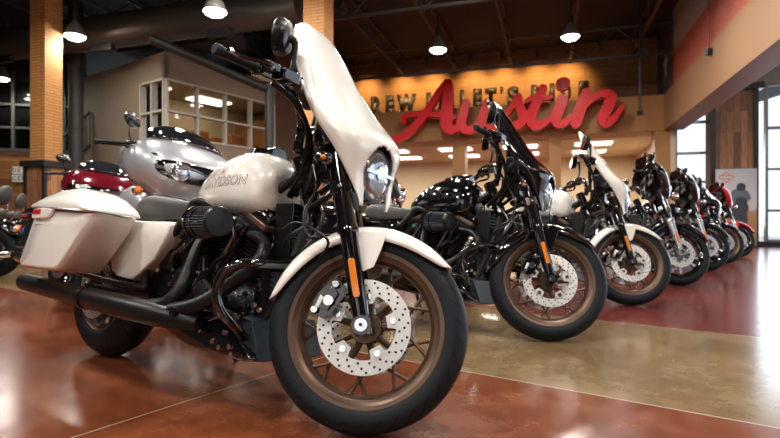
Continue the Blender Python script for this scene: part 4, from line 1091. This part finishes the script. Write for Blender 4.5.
def lower_cover(root):
    m = M(); out = [(.60, .272), (.64, .300), (.75, .318), (.95, .328), (1.08, .325), (1.13, .30), (1.19, .25), (1.27, .185), (1.22, .172), (1.05, .180), (.93, .178), (.80, .205), (.70, .240)]
    c = (.95, .25); loops = []
    for f_, y in ((1, .12), (1, .17), (.97, .185), (.88, .192)): loops.append([V((c[0] + (x - c[0]) * f_, -y, c[1] + (z - c[1]) * f_)) for x, z in out])
    m.loft(loops); m.build('lower_side_panel', BLACKP, root, ang=45, bevel=.003)
    m = M(); m.tube([(.62, -.20, .305), (.75, -.208, .328), (.95, -.208, .340), (1.10, -.20, .335), (1.17, -.18, .31)], [.008, .011, .012, .012, .009], 10, 5); m.build('panel_edge_rail', FRAMEG, root)
    lsp = [o for o in kids(root) if o.name.startswith('lower_side_panel')][0]
    for x, z in ((1.06, .222), (1.10, .205), (1.155, .215), (1.17, .190), (.98, .25), (.86, .27), (1.12, .26)): m = M(); m.bolt((x, -.19, z), -Y, .010, .010, 10); m.build('panel_bolt', CHROME, lsp)
    # chin fairing in front of the engine
    m = M(); loops = []
    for y, k in ((-.15, .85), (-.165, .95), (-.13, 1), (0, 1.03), (.13, 1), (.165, .95), (.15, .85)):
        loops.append([V((1.17 + (x - 1.17) * k, y, .24 + (z - .24) * k)) for x, z in ((1.07, .172), (1.10, .235), (1.135, .30), (1.165, .325), (1.215, .315), (1.245, .25), (1.275, .178), (1.20, .165))])
    m.loft(loops); ch = m.build('chin_spoiler', BLUEG, root, ang=40, bevel=.004)
    m = M()
    for k in range(10): m.box((1.262 - k * .006, 0, .19 + k * .013), (.008, .20, .004))
    m.build('chin_louvres', BLACKM, ch)
    # foot peg, brake pedal, rocker
    m = M(); m.tube([(.93, -.14, .31), (.93, -.20, .31)], .014, 10); m.tube([(.93, -.20, .31), (.93, -.29, .312)], [.018, .018], 14); m.build('foot_peg', BLACKM, root)
    m = M(); m.tube([(.98, -.19, .29), (1.05, -.21, .30), (1.14, -.225, .325)], .009, 8, 4); m.box((1.15, -.235, .33), (.05, .05, .012)); m.build('brake_pedal', BLACKP, root, bevel=.003)
    m = M(); m.tube([(.62, .15, .30), (.60, .22, .17), (.62, .29, .052), (.60, .31, .04)], .011, 8, 4); m.box((.60, .315, .045), (.06, .03, .012)); m.build('kickstand', BLACKP, root)
def guard(root):
    h = [(1.30, .05, .54), (1.312, .10, .517), (1.305, .16, .512), (1.295, .24, .509), (1.262, .285, .503), (1.22, .31, .470), (1.200, .312, .405), (1.212, .295, .345), (1.210, .225, .290), (1.17, .12, .235), (1.16, .04, .225)]
    for s_ in sgn_pair():
        m = M(); m.tube([(x, y * s_, z) for x, y, z in h], .0165, 14, 5); m.build('engine_guard', BLACKP, root)
def frame(root):
    for s_ in sgn_pair():
        m = M(); m.tube([(1.22, s_ * .03, .86), (.98, s_ * .07, .71), (.76, s_ * .118, .755), (.70, s_ * .125, .70), (.60, s_ * .125, .60), (.50, s_ * .125, .515), (.44, s_ * .12, .44), (.46, s_ * .11, .30), (.60, s_ * .11, .235), (1.10, s_ * .11, .20), (1.20, s_ * .08, .33), (1.27, s_ * .04, .55), (1.31, s_ * .03, .74)], .018, 12, 5); m.build('frame_tube', FRAMEG, root)
        m = M(); m.tube([(.50, s_ * .11, .34), (.30, s_ * .12, .335), (0, s_ * .125, .33)], [.022, .02, .024], 12); m.tube([(.0, s_ * .10, .33), (.0, s_ * .145, .33)], .03, 14); m.build('swingarm', BLACKM, root)
        m = M(); m.tube([(.56, s_ * .13, .66), (.20, s_ * .165, .58), (-.10, s_ * .165, .52)], .012, 8); m.tube([(-.08, s_ * .17, .40), (.20, s_ * .17, .38), (.50, s_ * .14, .37)], .013, 8, 4); m.build('bag_support', BLACKM, root)
        m = M(); 
        pts = []; 
        for k in range(60): a = k * .75; t = k / 59; pts.append(V((.16 + .14 * t, s_ * .12, .40 + .14 * t)) + V((cos(a) * .02, sin(a) * .024, -cos(a) * .02)))
        m.tube(pts, .005, 6); m.tube([(.16, s_ * .12, .40), (.30, s_ * .12, .54)], .012, 8); m.build('rear_shock', BLACKM, root)
    m = M(); m.tube([(1.20, 0, .93), (1.31, 0, .70)], .036, 18); m.build('steering_head', BLACKP, root)
    m = M(); m.tube([(.05, .10, .33), (.90, .13, .36)], .008, 6); m.tube([(-.03, .10, .40), (.85, .13, .45)], .008, 6); m.lathe([(.085, -.008), (.095, 0), (.085, .008)], (0, .115, .33), Y, 30); m.build('drive_belt', BLACKM, root)
def core(root):
    m = M(); m.box((.60, 0, .52), (.34, .17, .36)); m.box((.70, -.095, .60), (.10, .02, .12)); m.box((.56, -.095, .50), (.12, .02, .10)); m.build('battery_box', BLACKM, root, bevel=.012)
    m = M(); m.box((1.06, 0, .655), (.30, .10, .09)); m.box((.88, .06, .66), (.20, .08, .12)); m.build('intake_box', BLACKM, root, bevel=.012)
    m = M(); m.box((1.20, .01, .62), (.10, .13, .26)); [m.box((1.257, .01, .52 + k * .02), (.02, .12, .006)) for k in range(11)]; m.build('voltage_regulator', BLACKM, root, bevel=.006)
    m = M(); m.tube([(.62, -.105, .46), (.64, -.125, .52), (.70, -.12, .56), (.72, -.10, .62)], .012, 8, 4); m.tube([(.50, -.105, .60), (.56, -.12, .63), (.66, -.115, .60)], .009, 8, 4); m.build('wiring_loom', BLACKP, root)
    m = M(); m.tube([(.735, -.125, .628), (.745, -.132, .640)], .008, 8); m.build('green_clip', GREEN, root)
def rear_fender(root, paint, a0=38, a1=150, lamp_=True):
    secs = [(.325, -.118), (.345, -.117), (.370, -.105), (.388, -.075), (.395, -.035), (.397, 0), (.395, .035), (.388, .075), (.370, .105), (.345, .117), (.325, .118)]
    m = arc_fender(M, V((0, 0, RW)), a0, a1, secs, 36, .12, .15); f = m.build('rear_fender', paint, root, ang=60, solid=.004)
    m = M(); m.box((-.325, 0, .60), (.05, .09, .05), (0, R(-20), 0)); m.build('tail_lamp', REDL, f, bevel=.01)
    m = M(); m.box((-.36, 0, .49), (.012, .12, .14), (0, R(-12), 0)); m.build('plate_holder', BLACKM, f)
    return f
def wrap(levels, p=.62, n=28, dent=None):
    """U shaped shell sections open to the rear: (z, nose x, rear x, half width)"""
    loops = []
    for z, xn, xr, w_ in levels:
        lp_ = []
        for i in range(n + 1):
            t = -1 + 2 * i / n; a = t * pi / 2
            y = w_ * math.copysign(abs(sin(a)) ** .78, t) if t else 0
            x = xr + (xn - xr) * max(cos(a), 0) ** p
            if dent:
                dd = dent(t, z); x -= dd; y -= math.copysign(dd * .6, t) if t else 0
            lp_.append(V((x, -y, z)))
        loops.append(lp_)
    return loops
def smooth_levels(lv, n=5):
    P = [V((a[1], a[2], a[3])) for a in lv]; zz = [a[0] for a in lv]
    C_ = cat(P, n); out = []
    for i, q in enumerate(C_):
        k = min(i // n, len(zz) - 2); t = (i - k * n) / n; out.append((zz[k] + (zz[k + 1] - zz[k]) * t, *q))
    return out
def sport_fairing(root, paint):
    """tall narrow frame fairing with the headlamp set low under a brow"""
    lv = [(1.475, 1.196, 1.190, .045), (1.466, 1.214, 1.190, .082), (1.428, 1.246, 1.200, .116), (1.340, 1.308, 1.238, .146), (1.240, 1.372, 1.292, .166), (1.150, 1.436, 1.350, .184), (1.070, 1.506, 1.405, .196), (1.010, 1.570, 1.448, .194), (.965, 1.604, 1.482, .180), (.935, 1.608, 1.502, .165)]
    def dent(t, z):
        u = abs(t); return .016 * math.exp(-((u - (.62 - (z - 1.14) * .5)) / .16) ** 2) * math.exp(-((z - 1.12) / .16) ** 2)
    def smooth_z(L, n=60, win=.05):
        z1, z0 = L[0][0], L[-1][0]
        def at(z, c):
            z = min(max(z, z0), z1)
            for a, b in zip(L, L[1:]):
                if b[0] <= z <= a[0]: k = (a[0] - z) / (a[0] - b[0]); return a[c] + (b[c] - a[c]) * k
            return L[-1][c]
        out = []
        for i in range(n + 1):
            z = z1 + (z0 - z1) * (i / n) ** 1.15; w_ = min(win, max(.004, (z1 - z) * .9), max(.004, (z - z0) * .9)); row = [z]
            for c in (1, 2, 3):
                ww = [math.exp(-(j / 3.0) ** 2) for j in range(-6, 7)]
                row.append(sum(at(z + w_ * j / 6, c) * g for j, g in zip(range(-6, 7), ww)) / sum(ww))
            out.append(tuple(row))
        return out
    full = lv + [(.900, 1.600, 1.520, .150), (.860, 1.590, 1.538, .134), (.810, 1.584, 1.560, .114), (.765, 1.584, 1.578, .094), (.735, 1.584, 1.582, .078)]
    m = M(); m.loft(wrap(smooth_z(full, 90), .60, 64, dent), closed=False, caps=False)
    keep = []
    for f_ in m.f:
        q = sum((m.v[i] for i in f_), V()) / 4
        hole = (q.y / .080) ** 2 + ((q.z - .855) / .100) ** 2 < 1 or (q.z < .855 and abs(q.y) < .066)
        if not hole: keep.append(f_)
    m.f = keep; m.m = [0] * len(keep)
    f = m.build('fairing', paint, root, ang=70, solid=.007)
    m = M(); m.loft(wrap([(z - .002, xn - .040, xr + .012, w_ - .034) for z, xn, xr, w_ in lv[1:]], .60, 24), closed=False, caps=False); m.build('fairing_inner_liner', BLACKM, f, solid=.004)
    # headlamp
    c = V((1.550, 0, .855)); d = V((1, 0, -.02)).normalized()
    m = M(); 
    def er(r, x): return [c + V((x, cos(2 * pi * k / 36) * r * .88, sin(2 * pi * k / 36) * r * 1.08)) for k in range(36)]
    m.loft([er(.050, -.10), er(.088, -.06), er(.096, .00), er(.094, .028), er(.084, .030)]); h = m.build('headlight', BLACKP, f)
    m = M(); m.loft([er(.084, .024), er(.080, .034), er(.062, .042), er(.035, .047), er(.008, .049)]); m.build('headlight_lens', LENS, h, ang=80)
    m = M(); m.loft([er(.030, .0495), er(.028, .053), er(.012, .056)]); m.box(c + X_ * .048, (.006, .15, .012)); m.build('headlight_projector', REFL, h)
    m = M(); m.box((1.40, 0, 1.02), (.14, .16, .12)); m.box((1.36, 0, .90), (.12, .10, .12)); m.tube([(1.36, 0, 1.13), (1.33, 0, 1.14)], .062, 24); m.build('instrument_pod', BLACKM, f, bevel=.012)
    m = M()
    for s_ in sgn_pair(): m.tube([(1.29, s_ * .03, .80), (1.40, s_ * .10, .92), (1.46, s_ * .15, 1.0), (1.36, s_ * .16, 1.16)], .012, 8, 4); m.tube([(1.30, s_ * .04, .72), (1.45, s_ * .07, .78), (1.53, s_ * .06, .84)], .012, 8, 4)
    m.build('fairing_bracket', BLACKM, f)
    m = M()
    for s_ in sgn_pair():
        for x, z, y in ((1.262, 1.30, .150), (1.345, 1.17, .180), (1.42, 1.06, .194)): m = M(); m.bolt((x, s_ * (y - .012), z), Y * s_, .008, .012, 8); m.build('fairing_screw', CHROME, f)
    return f
def batwing(root, paint, screen=True):
    lv = [(1.305, 1.29, 1.24, .17), (1.292, 1.32, 1.235, .22), (1.25, 1.36, 1.235, .275), (1.19, 1.41, 1.25, .31), (1.12, 1.455, 1.28, .305), (1.05, 1.485, 1.32, .265), (.985, 1.505, 1.37, .21), (.93, 1.51, 1.41, .155), (.885, 1.50, 1.43, .11)]
    m = S(); m.loft(wrap(smooth_levels(lv, 4), .50, 36), closed=False, caps=False); f = m.build('fairing', paint, root, ang=70, solid=.008)
    m = S(); m.loft(wrap([(z, xn - .01, xr + .012, w_ - .014) for z, xn, xr, w_ in lv], .5, 24), closed=False, caps=False); m.build('fairing_inner_panel', BLACKM, f, solid=.004)
    m = S(); m.box((1.33, 0, 1.12), (.06, .34, .16)); 
    for y in (-.12, -.04, .04, .12): m.tube([(1.31, y, 1.14), (1.285, y, 1.14)], .034, 18)
    m.build('instrument_panel', BLACKM, f, bevel=.01)
    if screen:
        lv2 = [(1.30, 1.32, 1.25, .20), (1.36, 1.295, 1.235, .175), (1.405, 1.27, 1.225, .14), (1.425, 1.25, 1.22, .09)]
        m = S(); m.loft(wrap(lv2, .6, 24), closed=False, caps=False); m.build('windshield', BLACKP if False else SMOKE, f, ang=70, solid=.004)
    c = V((1.49, 0, 1.03)); 
    def er(r, x): return [c + V((x, cos(2 * pi * k / 32) * r, sin(2 * pi * k / 32) * r)) for k in range(32)]
    m = S(); m.loft([er(.07, -.04), er(.092, 0), er(.094, .03), er(.086, .036)]); h = m.build('headlight', CHROME, f)
    m = S(); m.loft([er(.086, .030), er(.070, .042), er(.03, .05), er(.004, .051)]); m.build('headlight_lens', LENS, h, ang=80)
    for s_ in sgn_pair():
        m = S(); m.tube([(1.42, s_ * .10, .88), (1.44, s_ * .19, .90)], .010, 8); m.ell((1.505, s_ * .215, .90), (.04, .036, .036)); m.mi = 1; m.tube([(1.48, s_ * .215, .90), (1.498, s_ * .215, .90)], [.032, .02], 14); m.build('turn_signal', [CHROME, AMBER], root)
    return f
def shark(root, paint, screen=True):
    lv = [(1.235, 1.50, 1.30, .18), (1.222, 1.55, 1.27, .27), (1.19, 1.61, 1.25, .335), (1.14, 1.665, 1.245, .375), (1.07, 1.715, 1.26, .395), (.99, 1.735, 1.29, .385), (.92, 1.715, 1.34, .345), (.86, 1.675, 1.40, .28), (.80, 1.61, 1.45, .20), (.775, 1.56, 1.47, .13)]
    sl = smooth_levels(lv, 4)
    m = M(); m.loft(wrap(sl, .62, 44), closed=False, caps=False)
    m.loft([[V((x - .0, y, z)) for x, y, z in ((1.50, .17, 1.236), (1.50, -.17, 1.236), (1.30, -.17, 1.236), (1.30, .17, 1.236))], [V((x, y, z)) for x, y, z in ((1.50, .17, 1.23), (1.50, -.17, 1.23), (1.30, -.17, 1.23), (1.30, .17, 1.23))]])
    f = m.build('fairing', paint, root, ang=70, solid=.008)
    m = M(); m.loft(wrap([(z, xn - .014, xr + .014, w_ - .016) for z, xn, xr, w_ in lv], .62, 24), closed=False, caps=False); m.build('fairing_inner_panel', BLACKM, f, solid=.004)
    # recessed looking black headlamp mask following the nose
    def nose(t, z, off=0):
        for (z1, a1, b1, w1), (z0, a0, b0, w0) in zip(sl, sl[1:]):
            if z0 <= z <= z1:
                k = (z - z0) / (z1 - z0); xn, xr, w_ = a0 + (a1 - a0) * k, b0 + (b1 - b0) * k, w0 + (w1 - w0) * k; break
        a = t * pi / 2; y = w_ * math.copysign(abs(sin(a)) ** .78, t) if t else 0
        return V((xr + (xn - xr) * max(cos(a), 0) ** .62 + off, y * (1 + off * .5), z))
    m = M(); loops = []
    for r_ in (0, .5, .9, 1.0):
        lp_ = []
        for k in range(56):
            a = 2 * pi * k / 56; ca, sa = cos(a), sin(a)
            tt = .60 * r_ * math.copysign(abs(ca) ** .6, ca); zz = .985 + .068 * r_ * math.copysign(abs(sa) ** .7, sa) + .02 * (abs(tt) / .6) ** 2
            lp_.append(nose(tt, zz, .006 if r_ < 1 else .001))
        loops.append(lp_)
    m.loft(loops); mk_ = m.build('headlight_mask', BLACKP, f, ang=60)
    for s_ in sgn_pair():
        c = nose(s_ * .30, .985, .012); d = V((.94, s_ * .30, 0)).normalized()
        m = M(); m.tube([c - d * .01, c + d * .008, c + d * .012], [.062, .062, .055], 28); h = m.build('headlight', CHROME, f)
        m = M(); m.tube([c + d * .011, c + d * .016, c + d * .018], [.053, .042, .01], 28); m.build('headlight_lens', LENS, h)
        m = M(); 
        for a, b in ((.024, .0), (-.024, 0)): q = c + d * .018 + V((0, a, b)); m.tube([q, q + d * .004], [.02, .014], 16)
        m.build('headlight_projector', REFL, h)
        c = V((1.46, s_ * .335, .845)); m = M(); m.ell(c, (.045, .035, .035)); m.mi = 1; m.ell(c + V((.028, s_ * .01, 0)), (.022, .028, .028)); m.build('turn_signal', [CHROME, AMBER], root)
        m = M(); m.loft([[V((x, s_ * y, z)) for x, y, z in ((1.42, .372 + o, 1.10), (1.60, .325 + o, 1.09), (1.62, .315 + o, 1.075), (1.43, .37 + o, 1.075))] for o in (.0, .008)]); m.build('side_vent', BLACKP, f)
    if screen:
        lv2 = [(1.225, 1.575, 1.36, .27), (1.27, 1.535, 1.325, .255), (1.315, 1.475, 1.30, .225), (1.345, 1.42, 1.29, .17), (1.358, 1.38, 1.30, .10)]
        m = M(); m.loft(wrap(smooth_levels(lv2, 3), .62, 28), closed=False, caps=False); m.build('windshield', SCREEN, f, ang=70, solid=.004)
    return f
SCREEN = mat('dark_windshield', (.010, .011, .013), .05, 0, 1)
BARS_SPORT = [(1.27, -.05, 1.00), (1.255, -.09, 1.06), (1.235, -.16, 1.092), (1.205, -.235, 1.098), (1.172, -.315, 1.075), (1.105, -.445, 1.045)]
BARS_TOUR = [(1.28, -.05, 1.02), (1.26, -.12, 1.09), (1.21, -.24, 1.13), (1.15, -.31, 1.10), (1.03, -.43, 1.05)]
def bike_root(name, loc, head=HEAD, lean=LEAN): 
    return empty(name, loc, (-lean, PITCH, head))
def sport_bike(loc, paint, logo=True):
    r_ = bike_root('motorcycle', loc)
    wheel('front_wheel', r_, S, FA, RW, .055, .2425, 'laced')
    wheel('rear_wheel', r_, M, V((0, 0, .33)), .328, .090, .205, 'laced', True, False, .146)
    fork(r_, BLACKP); front_fender(r_, paint); caliper(r_); caliper(r_, FA, .105)
    handlebar(r_, BARS_SPORT); cables(r_, 6); signal(r_)
    frame(r_); engine(r_); air_cleaner(r_); exhaust(r_); lower_cover(r_); guard(r_)
    tank(r_, paint, logo); seat(r_); core(r_); side_covers(r_, paint); saddlebags(r_, paint); rear_fender(r_, paint); sport_fairing(r_, paint)
    m = S(); m.tube([(1.46, -.13, .60), (1.40, -.16, .58), (1.37, -.15, .66), (1.38, -.10, .76), (1.34, -.06, .86)], .005, 8, 6); m.tube([(1.44, -.12, .52), (1.46, -.14, .58), (1.36, -.16, .62), (1.30, -.12, .60)], .0045, 8, 6); m.build('brake_hose', BLACKM, r_)
    return r_
def touring_bike(loc, paint, style='batwing', fork_m=ALU, head=HEAD, mirrors='oval', bagpaint=None):
    r_ = bike_root('motorcycle', loc, head)
    wheel('front_wheel', r_, S, FA, RW, .060, .2425, 'cast')
    wheel('rear_wheel', r_, M, V((0, 0, .33)), .328, .090, .205, 'cast', True, False, .146)
    fork(r_, fork_m, .115, .7, 'alloy' if fork_m is ALU else 'black'); front_fender(r_, paint, FA, 28, 196, .006); caliper(r_, FA, -.11); caliper(r_, FA, .11)
    handlebar(r_, BARS_TOUR, mirrors)
    frame(r_); engine(r_); air_cleaner(r_, 'round'); exhaust(r_, CHROME); lower_cover(r_); guard(r_)
    tank(r_, paint, False); seat(r_, 'two_up'); core(r_); side_covers(r_, paint); saddlebags(r_, bagpaint or paint); rear_fender(r_, paint)
    (batwing if style == 'batwing' else shark)(r_, paint)
    return r_

CATG = 'motorcycle'
b1 = sport_bike((-1.418, 2.615, 0), CREAM); tag(b1, 'nearest and largest motorcycle, cream white with black fork and bronze spoked wheels, in the foreground', CATG)
TOB = {CREAM: BLACKP}
b2 = copy_tree(b1, {CREAM: BLACKP, OUTLINE: FRAMEG}); b2.location = (-.436, 3.895, 0); tag(b2, 'gloss black motorcycle with bronze spoked wheels, second in the row, on the tan floor band', CATG)
b3 = copy_tree(b1); b3.location = (.584, 5.113, 0); tag(b3, 'cream white motorcycle with bronze wheels, third in the row behind the black one', CATG)
b4 = touring_bike((1.682, 6.396, 0), BLACKP); tag(b4, 'black touring motorcycle with silver fork, fourth in the row, right behind the farther cream one', CATG)
b5 = copy_tree(b4); b5.location = (2.92, 7.97, 0); tag(b5, 'black touring motorcycle with silver fork and machined wheel, fifth in the receding row', CATG)
b6 = copy_tree(b1, {CREAM: BLACKP, OUTLINE: FRAMEG}); b6.location = (3.95, 9.2, 0); tag(b6, 'black motorcycle with bronze front wheel, sixth in the row, just before the red one', CATG)
b7 = copy_tree(b4, {BLACKP: REDP}); b7.location = (5.12, 10.62, 0); tag(b7, 'red motorcycle with red fender, last of the row beside the rider poster', CATG)
for o in kids(b7):
    nm = o.name.split('.')[0]
    if nm not in ('fairing', 'front_fender', 'fuel_tank', 'side_cover', 'saddlebag', 'rear_fender'):
        st = [o]
        while st:
            q = st.pop(); st += kids(q)
            if q.type == 'MESH':
                for sl in q.material_slots:
                    if sl.material == REDP: sl.material = BLACKP
b8 = touring_bike((-2.74, 4.42, 0), SILVERP, 'shark', bagpaint=BLACKP); tag(b8, 'silver grey touring motorcycle with wide shark nosed fairing and dark windshield, behind the front seat', CATG)
b9 = copy_tree(b8, {SILVERP: BURGUNDY}); b9.location = (-4.08, 6.90, 0); b9.rotation_euler = (-LEAN, PITCH, R(-58)); tag(b9, 'burgundy touring motorcycle with shark nosed fairing, beyond the silver one at left', CATG)
b10 = copy_tree(b4); b10.location = (-1.17, 7.33, 0); tag(b10, 'black touring motorcycle parked in the rear row, seen between the two nearest fairings', CATG)

def cruiser(loc, head, paint, label):
    r_ = bike_root('motorcycle', loc, head, R(6))
    wheel('front_wheel', r_, S, FA, RW, .060, .2425, 'dark'); wheel('rear_wheel', r_, M, V((0, 0, .33)), .328, .085, .205, 'dark', True, False, .146)
    fork(r_, ALU, .11, .7, 'alloy'); front_fender(r_, paint); handlebar(r_, BARS_TOUR, 'oval')
    frame(r_); engine(r_); exhaust(r_, CHROME); tank(r_, paint, False, 0, -.02); seat(r_, 'two_up'); core(r_); rear_fender(r_, BLACKP)
    for s_ in sgn_pair():
        m = M(); m.tube([(.05, s_ * .13, .60), (-.10, s_ * .12, .72), (-.19, s_ * .08, .95)], .010, 8, 4); m.build('backrest_bar', CHROME, r_)
        m = M(); m.ell((-.36, s_ * .16, .60), (.045, .04, .04)); m.mi = 1; m.ell((-.385, s_ * .16, .60), (.03, .034, .034)); m.build('turn_signal', [CHROME, AMBER], r_)
    m = M(); m.ell((-.18, 0, .98), (.045, .15, .12), (0, R(-12), 0)); m.build('backrest_pad', LEATHER, r_)
    m = M(); m.ell((1.45, 0, .88), (.09, .085, .085)); m.build('headlight', CHROME, r_)
    return tag(r_, label, CATG)
c1 = cruiser((-4.72, 6.2, 0), R(186), BLUEP, 'dark cruiser with padded backrest and blue tank, cut off by the left picture edge')
c2 = copy_tree(c1, {BLUEP: BLACKP}); c2.location = (-5.8, 8.0, 0); tag(c2, 'dark cruiser with rounded black backrest, behind the blue tanked one at left', CATG)
